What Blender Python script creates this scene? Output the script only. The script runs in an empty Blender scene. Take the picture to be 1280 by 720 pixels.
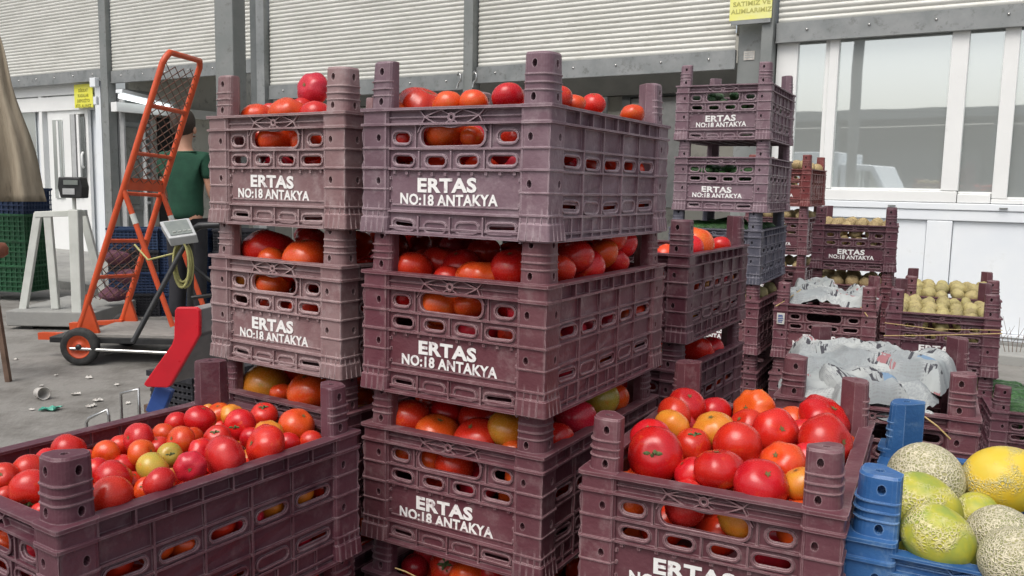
import bpy, bmesh, math, random
from mathutils import Vector, Matrix, noise
R = math.radians
scene = bpy.context.scene
col = scene.collection
rnd = random.Random(11)

# ------------------------------------------------------------------ camera
PITCH, ROLL, FOC, EYE = R(6.87), R(1.1), 1065.0, 1.30
cp, sp, cr, sr = math.cos(PITCH), math.sin(PITCH), math.cos(ROLL), math.sin(ROLL)
FW = Vector((0, cp, -sp)); RT0 = Vector((1, 0, 0)); UP0 = Vector((0, sp, cp))
RT = RT0*cr + UP0*sr; UP = UP0*cr - RT0*sr
CAM = Vector((0, 0, EYE))
cd = bpy.data.cameras.new('camera'); cam = bpy.data.objects.new('camera', cd); col.objects.link(cam)
cd.sensor_width = 36; cd.lens = 36*FOC/1280; cd.clip_start = 0.05; cd.clip_end = 600
m = Matrix.Identity(4)
for i, ax in enumerate((RT, UP, -FW)):
    for j in range(3): m[j][i] = ax[j]
m.translation = CAM
cam.matrix_world = m
scene.camera = cam
scene.render.resolution_x, scene.render.resolution_y = 1024, 576

# ------------------------------------------------------------------ sky, sun, exposure
SUN_EL, SUN_AZ = R(58), R(215)          # azimuth measured clockwise from +Y
w = bpy.data.worlds.new('World'); scene.world = w; w.use_nodes = True
nt = w.node_tree; bgn = nt.nodes['Background']
sky = nt.nodes.new('ShaderNodeTexSky'); sky.sky_type = 'NISHITA'; sky.sun_disc = False
sky.sun_elevation = SUN_EL; sky.sun_rotation = SUN_AZ; sky.dust_density = 5.0; sky.air_density = 1.0; sky.ozone_density = 0.6
hs = nt.nodes.new('ShaderNodeHueSaturation'); hs.inputs['Saturation'].default_value = 0.42
nt.links.new(sky.outputs[0], hs.inputs['Color']); nt.links.new(hs.outputs[0], bgn.inputs['Color'])
bgn.inputs['Strength'].default_value = 0.15
sl = bpy.data.lights.new('sun', 'SUN'); sl.energy = 1.3; sl.angle = R(40); sl.color = (1.0, 0.96, 0.9)
sun = bpy.data.objects.new('sun', sl); col.objects.link(sun)
sdir = Vector((math.sin(SUN_AZ)*math.cos(SUN_EL), math.cos(SUN_AZ)*math.cos(SUN_EL), math.sin(SUN_EL)))
sun.rotation_euler = (-sdir).to_track_quat('-Z', 'Y').to_euler()
vs = scene.view_settings
vs.view_transform = 'Standard'; vs.look = 'None'; vs.gamma = 1.0; vs.use_curve_mapping = False; vs.exposure = 0.2

# ------------------------------------------------------------------ helpers
def ray(u, v): return FW + RT*((u-640)/FOC) - UP*((v-360)/FOC)
def onz(u, v, z): d = ray(u, v); return CAM + d*((z-EYE)/d.z)
def aty(u, v, y): d = ray(u, v); return CAM + d*(y/d.y)
AW = R(-31.5)
EX = Vector((math.cos(AW), math.sin(AW), 0)); EY = Vector((-math.sin(AW), math.cos(AW), 0))
P0 = onz(1270, 443, 0)
def wall_s(u, v, d=0):
    r = ray(u, v); t = ((P0 + EY*d - CAM).dot(EY))/r.dot(EY); q = CAM + r*t
    return ((q-P0).dot(EX), q.z)
def wl(s, d, z=0): return P0 + EX*s + EY*d + Vector((0, 0, z))

def tag(o, label=None, cat=None, group=None, kind=None):
    if label: o['label'] = label
    if cat: o['category'] = cat
    if group: o['group'] = group
    if kind: o['kind'] = kind
    return o
def empty(name, loc=(0, 0, 0), rz=0.0, label=None, cat=None, group=None):
    o = bpy.data.objects.new(name, None); col.objects.link(o)
    o.location = loc; o.rotation_euler = (0, 0, rz); o.empty_display_size = .05
    return tag(o, label, cat, group)

class MB:
    def __init__(s): s.v = []; s.f = []; s.sm = []
    def add(s, v, f, smooth=False):
        b = len(s.v); s.v += [tuple(x) for x in v]; s.f += [tuple(i+b for i in q) for q in f]; s.sm += [smooth]*len(f)
    def box(s, x0, x1, y0, y1, z0, z1):
        v = [(x, y, z) for z in (z0, z1) for y in (y0, y1) for x in (x0, x1)]
        s.add(v, [(0, 2, 3, 1), (4, 5, 7, 6), (0, 1, 5, 4), (2, 6, 7, 3), (0, 4, 6, 2), (1, 3, 7, 5)])
    def bar(s, a, b, w, h=None, up=(0, 0, 1)):
        a = Vector(a); b = Vector(b); h = h or w; d = (b-a).normalized(); up = Vector(up)
        if abs(d.dot(up)) > .98: up = Vector((0, 1, 0)) if abs(d.y) < .9 else Vector((1, 0, 0))
        sx = d.cross(up).normalized(); sy = sx.cross(d).normalized()
        v = [p + sx*i*w/2 + sy*j*h/2 for p in (a, b) for i, j in ((-1, -1), (1, -1), (1, 1), (-1, 1))]
        s.add(v, [(3, 2, 1, 0), (4, 5, 6, 7), (0, 1, 5, 4), (1, 2, 6, 5), (2, 3, 7, 6), (3, 0, 4, 7)])
    def tube(s, pts, r, n=8, caps=True):
        pts = [Vector(p) for p in pts]; rings = []; prev = None
        rr = r if isinstance(r, (list, tuple)) else [r]*len(pts)
        for i, p in enumerate(pts):
            if i == 0: d = pts[1]-p
            elif i == len(pts)-1: d = p-pts[-2]
            else: d = (pts[i+1]-p).normalized() + (p-pts[i-1]).normalized()
            d.normalize()
            if prev is None: prev = d.orthogonal().normalized()
            a = (prev - d*prev.dot(d)).normalized(); prev = a; b = d.cross(a)
            rings.append([p + (a*math.cos(2*math.pi*k/n) + b*math.sin(2*math.pi*k/n))*rr[i] for k in range(n)])
        v = [q for g in rings for q in g]; f = []
        for i in range(len(pts)-1):
            for k in range(n):
                f.append((i*n+k, i*n+(k+1) % n, (i+1)*n+(k+1) % n, (i+1)*n+k))
        s.add(v, f, True)
        if caps:
            s.add(rings[0], [tuple(range(n))[::-1]]); s.add(rings[-1], [tuple(range(n))])
    def prism(s, poly, thick, fr=lambda a, b, c: (a, c, b), c0=0):
        # poly in (a,b); extruded along c
        n = len(poly)
        v = [fr(a, b, c0) for a, b in poly] + [fr(a, b, c0+thick) for a, b in poly]
        s.add(v, [tuple(range(n)), tuple(range(2*n-1, n-1, -1))] + [(i, n+i, n+(i+1) % n, (i+1) % n) for i in range(n)])
    def lathe(s, prof, n=16, o=(0, 0, 0), ax='z', smooth=True):
        o = Vector(o); v = []; f = []
        for r_, h in prof:
            for k in range(n):
                a = 2*math.pi*k/n; c, q = r_*math.cos(a), r_*math.sin(a)
                v.append(o + Vector({'z': (c, q, h), 'y': (c, h, q), 'x': (h, c, q)}[ax]))
        for i in range(len(prof)-1):
            for k in range(n): f.append((i*n+k, i*n+(k+1) % n, (i+1)*n+(k+1) % n, (i+1)*n+k))
        s.add(v, f, smooth)
    def mesh(s, name, fix=True):
        me = bpy.data.meshes.new(name); me.from_pydata(s.v, [], s.f)
        me.polygons.foreach_set('use_smooth', s.sm)
        if fix:
            bm = bmesh.new(); bm.from_mesh(me); bmesh.ops.recalc_face_normals(bm, faces=bm.faces); bm.to_mesh(me); bm.free()
        me.update(); return me
    def build(s, name, mat, parent=None, bevel=0, **k):
        me = s.mesh(name); o = obj(name, me, mat, parent)
        if bevel:
            b = o.modifiers.new('bevel', 'BEVEL'); b.width = bevel; b.segments = 2; b.limit_method = 'ANGLE'; b.angle_limit = R(35)
        return o
def obj(name, me, mat, parent=None):
    o = bpy.data.objects.new(name, me); col.objects.link(o)
    if not me.materials: me.materials.append(None)
    sl_ = o.material_slots[0]; sl_.link = 'OBJECT'; sl_.material = mat
    if parent: o.parent = parent
    return o
def bake(o, name):
    dg = bpy.context.evaluated_depsgraph_get(); dg.update()
    me = bpy.data.meshes.new_from_object(o.evaluated_get(dg)); me.name = name
    return me
def kill(*os_):
    for o in os_: bpy.data.objects.remove(o, do_unlink=True)

# ------------------------------------------------------------------ materials
def mat(name, c, rough=.6, c2=None, scale=8.0, detail=4, bump=0, bscale=60, metal=0, spec=.5, contrast=(.35, .65), rand=0, rvar=0, c3=None, s3=2.0, k3=(.55, .7), coat=0, stretch=(1, 1, 1)):
    m_ = bpy.data.materials.new(name); m_.use_nodes = True; t = m_.node_tree; N = t.nodes; L = t.links
    p = N['Principled BSDF']; p.inputs['Roughness'].default_value = rough; p.inputs['Metallic'].default_value = metal
    p.inputs['Specular IOR Level'].default_value = spec; p.inputs['Coat Weight'].default_value = coat
    p.inputs['Base Color'].default_value = (*c, 1)
    tc = N.new('ShaderNodeTexCoord'); mp = N.new('ShaderNodeMapping'); mp.inputs['Scale'].default_value = stretch
    L.new(tc.outputs['Object'], mp.inputs['Vector'])
    if rand:
        oi = N.new('ShaderNodeObjectInfo'); vm = N.new('ShaderNodeVectorMath'); vm.operation = 'MULTIPLY_ADD'
        cb = N.new('ShaderNodeCombineXYZ'); L.new(oi.outputs['Random'], cb.inputs[0]); L.new(oi.outputs['Random'], cb.inputs[1])
        vm.inputs[1].default_value = (37, 19, 11); L.new(cb.outputs[0], vm.inputs[0]); L.new(mp.outputs[0], vm.inputs[2]); vec = vm.outputs[0]
    else: vec = mp.outputs[0]
    out = None
    if c2:
        n = N.new('ShaderNodeTexNoise'); n.inputs['Scale'].default_value = scale; n.inputs['Detail'].default_value = detail; n.inputs['Roughness'].default_value = .6
        L.new(vec, n.inputs['Vector']); r_ = N.new('ShaderNodeMapRange'); r_.inputs[1].default_value, r_.inputs[2].default_value = contrast
        L.new(n.outputs['Fac'], r_.inputs[0]); mx = N.new('ShaderNodeMix'); mx.data_type = 'RGBA'
        mx.inputs[6].default_value = (*c, 1); mx.inputs[7].default_value = (*c2, 1); L.new(r_.outputs[0], mx.inputs[0]); out = mx.outputs[2]
    if c3:
        n3 = N.new('ShaderNodeTexNoise'); n3.inputs['Scale'].default_value = s3; n3.inputs['Detail'].default_value = 8; n3.inputs['Roughness'].default_value = .7
        L.new(vec, n3.inputs['Vector']); r3 = N.new('ShaderNodeMapRange'); r3.inputs[1].default_value, r3.inputs[2].default_value = k3
        L.new(n3.outputs['Fac'], r3.inputs[0]); m3 = N.new('ShaderNodeMix'); m3.data_type = 'RGBA'
        if out: L.new(out, m3.inputs[6])
        else: m3.inputs[6].default_value = (*c, 1)
        m3.inputs[7].default_value = (*c3, 1); L.new(r3.outputs[0], m3.inputs[0]); out = m3.outputs[2]
    if rand:
        h = N.new('ShaderNodeHueSaturation'); mr = N.new('ShaderNodeMapRange'); mr.inputs[3].default_value = 1-rand; mr.inputs[4].default_value = 1+rand
        L.new(oi.outputs['Random'], mr.inputs[0]); L.new(mr.outputs[0], h.inputs['Value'])
        mh = N.new('ShaderNodeMapRange'); mh.inputs[3].default_value = .5-rand*.035; mh.inputs[4].default_value = .5+rand*.035
        mu = N.new('ShaderNodeMath'); mu.operation = 'FRACT'; mm = N.new('ShaderNodeMath'); mm.operation = 'MULTIPLY'; mm.inputs[1].default_value = 7.3
        L.new(oi.outputs['Random'], mm.inputs[0]); L.new(mm.outputs[0], mu.inputs[0]); L.new(mu.outputs[0], mh.inputs[0]); L.new(mh.outputs[0], h.inputs['Hue'])
        if out: L.new(out, h.inputs['Color'])
        else: h.inputs['Color'].default_value = (*c, 1)
        out = h.outputs[0]
    if out: L.new(out, p.inputs['Base Color'])
    if rvar:
        nr = N.new('ShaderNodeTexNoise'); nr.inputs['Scale'].default_value = 14; nr.inputs['Detail'].default_value = 6; L.new(vec, nr.inputs['Vector'])
        rr = N.new('ShaderNodeMapRange'); rr.inputs[1].default_value = .3; rr.inputs[2].default_value = .7; rr.inputs[3].default_value = max(.02, rough-rvar); rr.inputs[4].default_value = min(1, rough+rvar)
        L.new(nr.outputs['Fac'], rr.inputs[0]); L.new(rr.outputs[0], p.inputs['Roughness'])
    if bump:
        nb = N.new('ShaderNodeTexNoise'); nb.inputs['Scale'].default_value = bscale; nb.inputs['Detail'].default_value = 5; L.new(vec, nb.inputs['Vector'])
        b = N.new('ShaderNodeBump'); b.inputs['Strength'].default_value = bump; b.inputs['Distance'].default_value = .01
        L.new(nb.outputs['Fac'], b.inputs['Height']); L.new(b.outputs[0], p.inputs['Normal'])
    return m_

def crate_mat(name, c, c2, c3, rand=.12):
    m_ = mat(name, c, .5, c2, scale=11, contrast=(.38, .66), c3=c3, s3=30, k3=(.52, .78), rand=rand, rvar=.14, bump=.12, bscale=180, spec=.45)
    # rubbed, paler plastic along the edges of ribs and lips
    t = m_.node_tree; N = t.nodes; L = t.links; p = N['Principled BSDF']
    bv = N.new('ShaderNodeBevel'); bv.samples = 3; bv.inputs['Radius'].default_value = .0022
    ge = N.new('ShaderNodeNewGeometry'); dt = N.new('ShaderNodeVectorMath'); dt.operation = 'DOT_PRODUCT'
    L.new(bv.outputs[0], dt.inputs[0]); L.new(ge.outputs['Normal'], dt.inputs[1])
    mr = N.new('ShaderNodeMapRange'); mr.inputs[1].default_value = .995; mr.inputs[2].default_value = .90; mr.inputs[3].default_value = 0; mr.inputs[4].default_value = .62
    L.new(dt.outputs['Value'], mr.inputs[0])
    tc = N.new('ShaderNodeTexCoord'); n = N.new('ShaderNodeTexNoise'); n.inputs['Scale'].default_value = 28; L.new(tc.outputs['Object'], n.inputs['Vector'])
    r2 = N.new('ShaderNodeMapRange'); r2.inputs[1].default_value = .25; r2.inputs[2].default_value = .5; L.new(n.outputs['Fac'], r2.inputs[0])
    mu = N.new('ShaderNodeMath'); mu.operation = 'MULTIPLY'; L.new(mr.outputs[0], mu.inputs[0]); L.new(r2.outputs[0], mu.inputs[1])
    mx = N.new('ShaderNodeMix'); mx.data_type = 'RGBA'; L.new(mu.outputs[0], mx.inputs[0])
    old = p.inputs['Base Color'].links[0].from_socket; L.new(old, mx.inputs[6]); mx.inputs[7].default_value = (*[min(1, q*1.5+.08) for q in c3], 1); L.new(mx.outputs[2], p.inputs['Base Color'])
    return m_
M = {}
M['mauve'] = crate_mat('mauve_plastic', (.146, .082, .104), (.208, .138, .164), (.31, .24, .26))  # paler upper-crate variant, the brighter light up there is put into its colour
M['maroon'] = crate_mat('maroon_plastic', (.108, .032, .043), (.145, .056, .068), (.23, .15, .155))
M['pink'] = crate_mat('dusty_pink_plastic', (.19, .102, .108), (.27, .18, .182), (.36, .28, .28))
M['dark'] = crate_mat('shaded_maroon_plastic', (.086, .024, .037), (.115, .045, .060), (.17, .11, .12))  # darker copy of the maroon, shade of the lower tiers put into the colour
M['slate'] = crate_mat('slate_plastic', (.07, .07, .095), (.11, .105, .135), (.2, .19, .22))
M['rust'] = crate_mat('rust_red_plastic', (.16, .028, .026), (.19, .05, .045), (.26, .13, .12))
M['blue'] = crate_mat('blue_plastic', (.018, .085, .26), (.035, .125, .32), (.16, .26, .40))
M['navy'] = crate_mat('navy_plastic', (.012, .03, .085), (.02, .045, .11), (.06, .08, .14))
M['green'] = crate_mat('green_plastic', (.012, .075, .03), (.02, .11, .045), (.06, .14, .08))
M['black'] = crate_mat('black_plastic', (.012, .013, .018), (.025, .025, .032), (.06, .06, .07))
M['ink'] = mat('white_stencil_paint', (.82, .82, .80), .6, c3=(.36, .25, .28), s3=55, k3=(.56, .68), rand=.06)

def tom_mat(name, c, c2, c3, k3=(.58, .75)):
    return mat(name, c, .26, c2, scale=1.1, detail=2, contrast=(.35, .7), c3=c3, s3=1.6, k3=k3, rand=.12, rvar=.08, bump=.02, bscale=9, spec=.5)
T = {}
T['r'] = tom_mat('ripe_red_tomato_skin', (.50, .012, .010), (.58, .026, .012), (.66, .10, .02))
T['k'] = tom_mat('crimson_tomato_skin', (.48, .012, .022), (.60, .028, .034), (.66, .07, .05))
T['o'] = tom_mat('orange_red_tomato_skin', (.62, .055, .010), (.66, .10, .014), (.55, .16, .02))
T['y'] = tom_mat('unripe_orange_tomato_skin', (.62, .17, .018), (.60, .25, .03), (.35, .27, .04))
T['g'] = tom_mat('greenish_yellow_tomato_skin', (.50, .30, .04), (.36, .30, .05), (.60, .12, .02))
M['calyx'] = mat('calyx_green', (.05, .085, .02), .7, (.10, .12, .04), scale=60)
M['potato'] = mat('potato_skin', (.34, .25, .12), .7, (.44, .34, .17), scale=1.2, c3=(.20, .13, .06), s3=5, k3=(.6, .75), bump=.5, bscale=6, rand=.15)
M['quince'] = mat('yellow_quince_skin', (.42, .36, .15), .6, (.34, .28, .13), scale=1.2, c3=(.24, .19, .08), s3=4, k3=(.58, .75), bump=.4, bscale=6, rand=.15)
M['cucumber'] = mat('cucumber_skin', (.012, .05, .012), .28, (.035, .11, .025), scale=1.5, bump=.5, bscale=5, rand=.2)
M['asphalt'] = mat('worn_concrete', (.19, .183, .168), .85, (.25, .24, .222), scale=.9, detail=9, contrast=(.3, .7), c3=(.10, .092, .08), s3=2.2, k3=(.46, .70), bump=.6, bscale=35)
M['slab'] = mat('concrete_slab', (.24, .24, .23), .85, (.32, .32, .30), scale=2, c3=(.16, .155, .15), s3=5, bump=.3, bscale=40)
M['shutter'] = mat('shutter_aluminium', (.56, .56, .52), .5, (.66, .66, .62), scale=1.3, detail=6, c3=(.44, .43, .38), s3=5, k3=(.55, .8), metal=.1, rvar=.1, stretch=(1, 1, 3))
M['galv'] = mat('galvanised_steel', (.22, .235, .235), .5, (.30, .31, .31), scale=4, metal=.35, c3=(.15, .155, .15), s3=12, rvar=.12)
M['steel'] = mat('grey_painted_steel', (.19, .205, .20), .5, (.24, .25, .245), scale=5, metal=.1, c3=(.12, .12, .115), s3=10)
M['steel_dark'] = mat('dark_grey_steel', (.10, .11, .11), .55, (.13, .14, .14), scale=5)
M['white'] = mat('white_painted_panel', (.72, .76, .80), .4, (.78, .81, .83), scale=1.5, c3=(.60, .62, .62), s3=6, k3=(.6, .85), rvar=.08)
M['upvc'] = mat('white_window_frame', (.80, .81, .80), .35, (.76, .77, .76), scale=3, c3=(.62, .62, .60), s3=9, k3=(.62, .85))
M['beige'] = mat('beige_inner_wall', (.62, .61, .55), .8, (.52, .51, .46), scale=1.5, c3=(.22, .21, .19), s3=4)
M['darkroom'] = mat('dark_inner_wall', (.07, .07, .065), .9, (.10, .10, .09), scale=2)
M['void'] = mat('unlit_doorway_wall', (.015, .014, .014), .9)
M['orange'] = mat('orange_paint', (.62, .085, .022), .42, (.52, .07, .02), scale=10, c3=(.30, .07, .035), s3=26, k3=(.62, .78), rvar=.12)
M['mesh'] = mat('rusty_wire', (.18, .06, .035), .6, (.12, .08, .06), scale=30)
M['rubber'] = mat('black_rubber', (.02, .02, .02), .8, (.05, .05, .048), scale=20)
M['blackmetal'] = mat('black_painted_metal', (.015, .015, .017), .4, (.03, .03, .03), scale=20)
M['plank'] = mat('grey_weathered_plank', (.30, .28, .26), .8, (.20, .19, .175), scale=14, stretch=(1, 6, 6), bump=.3)
M['scalewhite'] = mat('off_white_scale_paint', (.60, .62, .58), .45, (.52, .54, .50), scale=8, c3=(.35, .34, .30), s3=14, k3=(.62, .8))
M['red'] = mat('scuffed_red_paint', (.62, .012, .025), .33, (.52, .010, .022), scale=8, c3=(.75, .45, .45), s3=24, k3=(.66, .72), rvar=.1)
M['bluepaint'] = mat('blue_painted_metal', (.02, .06, .24), .4, (.03, .08, .28), scale=9)
M['greybeam'] = mat('scuffed_grey_beam', (.16, .15, .15), .5, (.26, .24, .23), scale=9, c3=(.36, .10, .10), s3=9, k3=(.6, .75))
M['chrome'] = mat('bare_steel_wire', (.55, .55, .54), .25, metal=.9)
M['tarp'] = mat('beige_canvas', (.27, .225, .165), .9, (.35, .30, .225), scale=5, c3=(.17, .14, .10), s3=3, bump=.3, bscale=70, stretch=(3, 3, .6))
M['yellow'] = mat('yellow_sign_sheet', (.78, .74, .05), .5, (.74, .72, .12), scale=12)
M['pale_yellow'] = mat('pale_yellow_sign_sheet', (.80, .78, .22), .5, (.78, .77, .35), scale=12)
M['pale_ink'] = mat('faded_print', (.45, .43, .12), .6)
M['sign_ink'] = mat('olive_print', (.26, .24, .02), .6)
M['redink'] = mat('red_print', (.5, .12, .03), .6)
M['tan'] = mat('straw_twine', (.50, .37, .17), .8, (.40, .28, .12), scale=60)
M['cable'] = mat('yellow_green_cable', (.42, .40, .15), .6, (.33, .30, .12), scale=30)
M['lcd'] = mat('grey_lcd_panel', (.16, .18, .17), .3, (.20, .22, .20), scale=30)
M['greyplastic'] = mat('grey_plastic', (.45, .46, .46), .45, (.38, .39, .39), scale=10)
M['litterwhite'] = mat('crumpled_white_paper', (.62, .60, .56), .8, (.45, .42, .38), scale=30)
M['litterteal'] = mat('teal_plastic_film', (.05, .30, .22), .5, (.10, .40, .30), scale=30)
M['wood'] = mat('dark_brown_wood', (.10, .06, .04), .6, (.16, .10, .07), scale=10)
M['terracotta'] = mat('brown_leather', (.25, .08, .04), .6, (.18, .06, .035), scale=12)
M['skin'] = mat('skin', (.50, .27, .18), .5, (.45, .23, .15), scale=12)
M['hair'] = mat('dark_brown_hair', (.025, .015, .010), .6, (.05, .03, .02), scale=60, bump=.5, bscale=120)
M['shirt'] = mat('green_cotton', (.007, .048, .027), .9, (.010, .062, .034), scale=10, bump=.4, bscale=18)  # green darkened, the shade he stands in is put into the colour
M['trousers'] = mat('black_trousers', (.012, .012, .016), .85, (.02, .02, .025), scale=10)
M['netbag'] = mat('purple_net_sack', (.09, .03, .07), .8, (.20, .08, .10), scale=6, c3=(.28, .10, .12), s3=12, bump=1, bscale=14)
M['lamp'] = bpy.data.materials.new('fluorescent_tube'); M['lamp'].use_nodes = True
_p = M['lamp'].node_tree.nodes['Principled BSDF']; _p.inputs['Emission Color'].default_value = (.95, 1, 1, 1); _p.inputs['Emission Strength'].default_value = 1.6

def glass_mat(name, tint, mixf):
    m_ = bpy.data.materials.new(name); m_.use_nodes = True; t = m_.node_tree; N = t.nodes; L = t.links
    p = N['Principled BSDF']; p.inputs['Base Color'].default_value = (*tint, 1); p.inputs['Roughness'].default_value = .5
    g = N.new('ShaderNodeBsdfGlossy'); g.inputs['Roughness'].default_value = .015; g.inputs['Color'].default_value = (.9, .95, .95, 1)
    tc = N.new('ShaderNodeTexCoord'); n = N.new('ShaderNodeTexNoise'); n.inputs['Scale'].default_value = 1.6; n.inputs['Detail'].default_value = 1
    L.new(tc.outputs['Object'], n.inputs['Vector']); b = N.new('ShaderNodeBump'); b.inputs['Strength'].default_value = .012; b.inputs['Distance'].default_value = .05
    L.new(n.outputs['Fac'], b.inputs['Height']); L.new(b.outputs[0], g.inputs['Normal'])
    tr = N.new('ShaderNodeBsdfTransparent'); tr.inputs['Color'].default_value = (.75, .8, .8, 1)
    mx0 = N.new('ShaderNodeMixShader'); mx0.inputs[0].default_value = .12; L.new(p.outputs[0], mx0.inputs[1]); L.new(tr.outputs[0], mx0.inputs[2])
    mx = N.new('ShaderNodeMixShader'); mx.inputs[0].default_value = mixf; L.new(mx0.outputs[0], mx.inputs[1]); L.new(g.outputs[0], mx.inputs[2])
    L.new(mx.outputs[0], N['Material Output'].inputs['Surface']); return m_
M['glass'] = glass_mat('window_glass', (.60, .64, .62), .60)  # pale base adds brightness of the reflected sky to the pane colour
M['glass_dim'] = glass_mat('dim_door_glass', (.08, .09, .09), .25)

def melon_mat(name, base, base2, net, netf, scale=11):
    m_ = mat(name, base, .5, base2, scale=1.3, contrast=(.35, .65), rand=.08); t = m_.node_tree; N = t.nodes; L = t.links; p = N['Principled BSDF']
    tc = N.new('ShaderNodeTexCoord'); n = N.new('ShaderNodeTexNoise'); n.inputs['Scale'].default_value = 3.5
    vm = N.new('ShaderNodeVectorMath'); vm.operation = 'MULTIPLY_ADD'; vm.inputs[1].default_value = (.16, .16, .16)
    L.new(tc.outputs['Object'], n.inputs['Vector']); L.new(n.outputs['Color'], vm.inputs[0]); L.new(tc.outputs['Object'], vm.inputs[2])
    v = N.new('ShaderNodeTexVoronoi'); v.feature = 'DISTANCE_TO_EDGE'; v.inputs['Scale'].default_value = scale; L.new(vm.outputs[0], v.inputs['Vector'])
    r_ = N.new('ShaderNodeMapRange'); r_.inputs[1].default_value = .03; r_.inputs[2].default_value = .26; r_.inputs[3].default_value = 1; r_.inputs[4].default_value = 0
    L.new(v.outputs['Distance'], r_.inputs[0])
    n2 = N.new('ShaderNodeTexNoise'); n2.inputs['Scale'].default_value = 1.2; L.new(tc.outputs['Object'], n2.inputs['Vector'])
    r2 = N.new('ShaderNodeMapRange'); r2.inputs[1].default_value = netf[0]; r2.inputs[2].default_value = netf[1]; L.new(n2.outputs['Fac'], r2.inputs[0])
    mu = N.new('ShaderNodeMath'); mu.operation = 'MULTIPLY'; L.new(r_.outputs[0], mu.inputs[0]); L.new(r2.outputs[0], mu.inputs[1])
    mx = N.new('ShaderNodeMix'); mx.data_type = 'RGBA'; L.new(mu.outputs[0], mx.inputs[0])
    old = p.inputs['Base Color'].links[0].from_socket; L.new(old, mx.inputs[6]); mx.inputs[7].default_value = (*net, 1); L.new(mx.outputs[2], p.inputs['Base Color'])
    b = N.new('ShaderNodeBump'); b.inputs['Strength'].default_value = .7; b.inputs['Distance'].default_value = .002; L.new(mu.outputs[0], b.inputs['Height']); L.new(b.outputs[0], p.inputs['Normal'])
    return m_
M['melon_net'] = melon_mat('netted_melon_rind', (.27, .28, .12), (.36, .33, .16), (.66, .60, .44), (.1, .3))
M['melon_yellow'] = melon_mat('yellow_melon_rind', (.66, .44, .025), (.60, .46, .05), (.46, .42, .22), (.5, .68))
M['melon_green'] = melon_mat('yellow_green_melon_rind', (.52, .46, .035), (.28, .34, .06), (.64, .58, .30), (.46, .62), 9)

def paper_mat(name, seed):
    m_ = bpy.data.materials.new(name); m_.use_nodes = True; t = m_.node_tree; N = t.nodes; L = t.links; p = N['Principled BSDF']
    p.inputs['Roughness'].default_value = .85
    uv = N.new('ShaderNodeTexCoord'); mp = N.new('ShaderNodeMapping'); mp.inputs['Location'].default_value = (seed*3.1, seed*1.7, 0); L.new(uv.outputs['UV'], mp.inputs['Vector'])
    def nz(sc, vec=None, det=2, st=None):
        n = N.new('ShaderNodeTexNoise'); n.inputs['Scale'].default_value = sc; n.inputs['Detail'].default_value = det
        if st:
            q = N.new('ShaderNodeMapping'); q.inputs['Scale'].default_value = st; L.new(mp.outputs[0], q.inputs['Vector']); L.new(q.outputs[0], n.inputs['Vector'])
        else: L.new(mp.outputs[0], n.inputs['Vector'])
        return n.outputs['Fac']
    def rng(s, a, b, c=0, d=1):
        r_ = N.new('ShaderNodeMapRange'); r_.inputs[1].default_value = a; r_.inputs[2].default_value = b; r_.inputs[3].default_value = c; r_.inputs[4].default_value = d; L.new(s, r_.inputs[0]); return r_.outputs[0]
    def mul(a, b):
        q = N.new('ShaderNodeMath'); q.operation = 'MULTIPLY'; L.new(a, q.inputs[0]); L.new(b, q.inputs[1]); return q.outputs[0]
    def mixc(f, a, c):
        x = N.new('ShaderNodeMix'); x.data_type = 'RGBA'; L.new(f, x.inputs[0])
        if isinstance(a, tuple): x.inputs[6].default_value = (*a, 1)
        else: L.new(a, x.inputs[6])
        x.inputs[7].default_value = (*c, 1); return x.outputs[2]
    wv = N.new('ShaderNodeTexWave'); wv.bands_direction = 'Y'; wv.inputs['Scale'].default_value = 34; L.new(mp.outputs[0], wv.inputs['Vector'])
    lines = rng(wv.outputs['Fac'], .45, .6); words = rng(nz(1, st=(120, 34, 1)), .44, .54)
    body = mul(lines, words)
    br = N.new('ShaderNodeTexVoronoi'); br.distance = 'CHEBYCHEV'; br.inputs['Scale'].default_value = 12; L.new(mp.outputs[0], br.inputs['Vector'])
    cols = N.new('ShaderNodeSeparateColor'); L.new(br.outputs['Color'], cols.inputs[0])
    base = mixc(rng(nz(3.5, det=7), .4, .6), (.42, .44, .43), (.26, .285, .29))
    c = mixc(mul(body, rng(cols.outputs[0], .35, .4)), base, (.24, .25, .26))
    hd = mul(rng(nz(1, st=(55, 5, 1)), .5, .53), rng(cols.outputs[1], .80, .81)); c = mixc(hd, c, (.05, .05, .06))
    c = mixc(rng(cols.outputs[2], .99, .992), c, (.16, .25, .36))
    rd = mul(rng(cols.outputs[0], .95, .952), rng(nz(1, st=(60, 9, 1)), .47, .5)); c = mixc(rd, c, (.30, .13, .14))
    L.new(c, p.inputs['Base Color']); return m_
PAPER = [paper_mat('newsprint', i) for i in range(3)]

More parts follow.
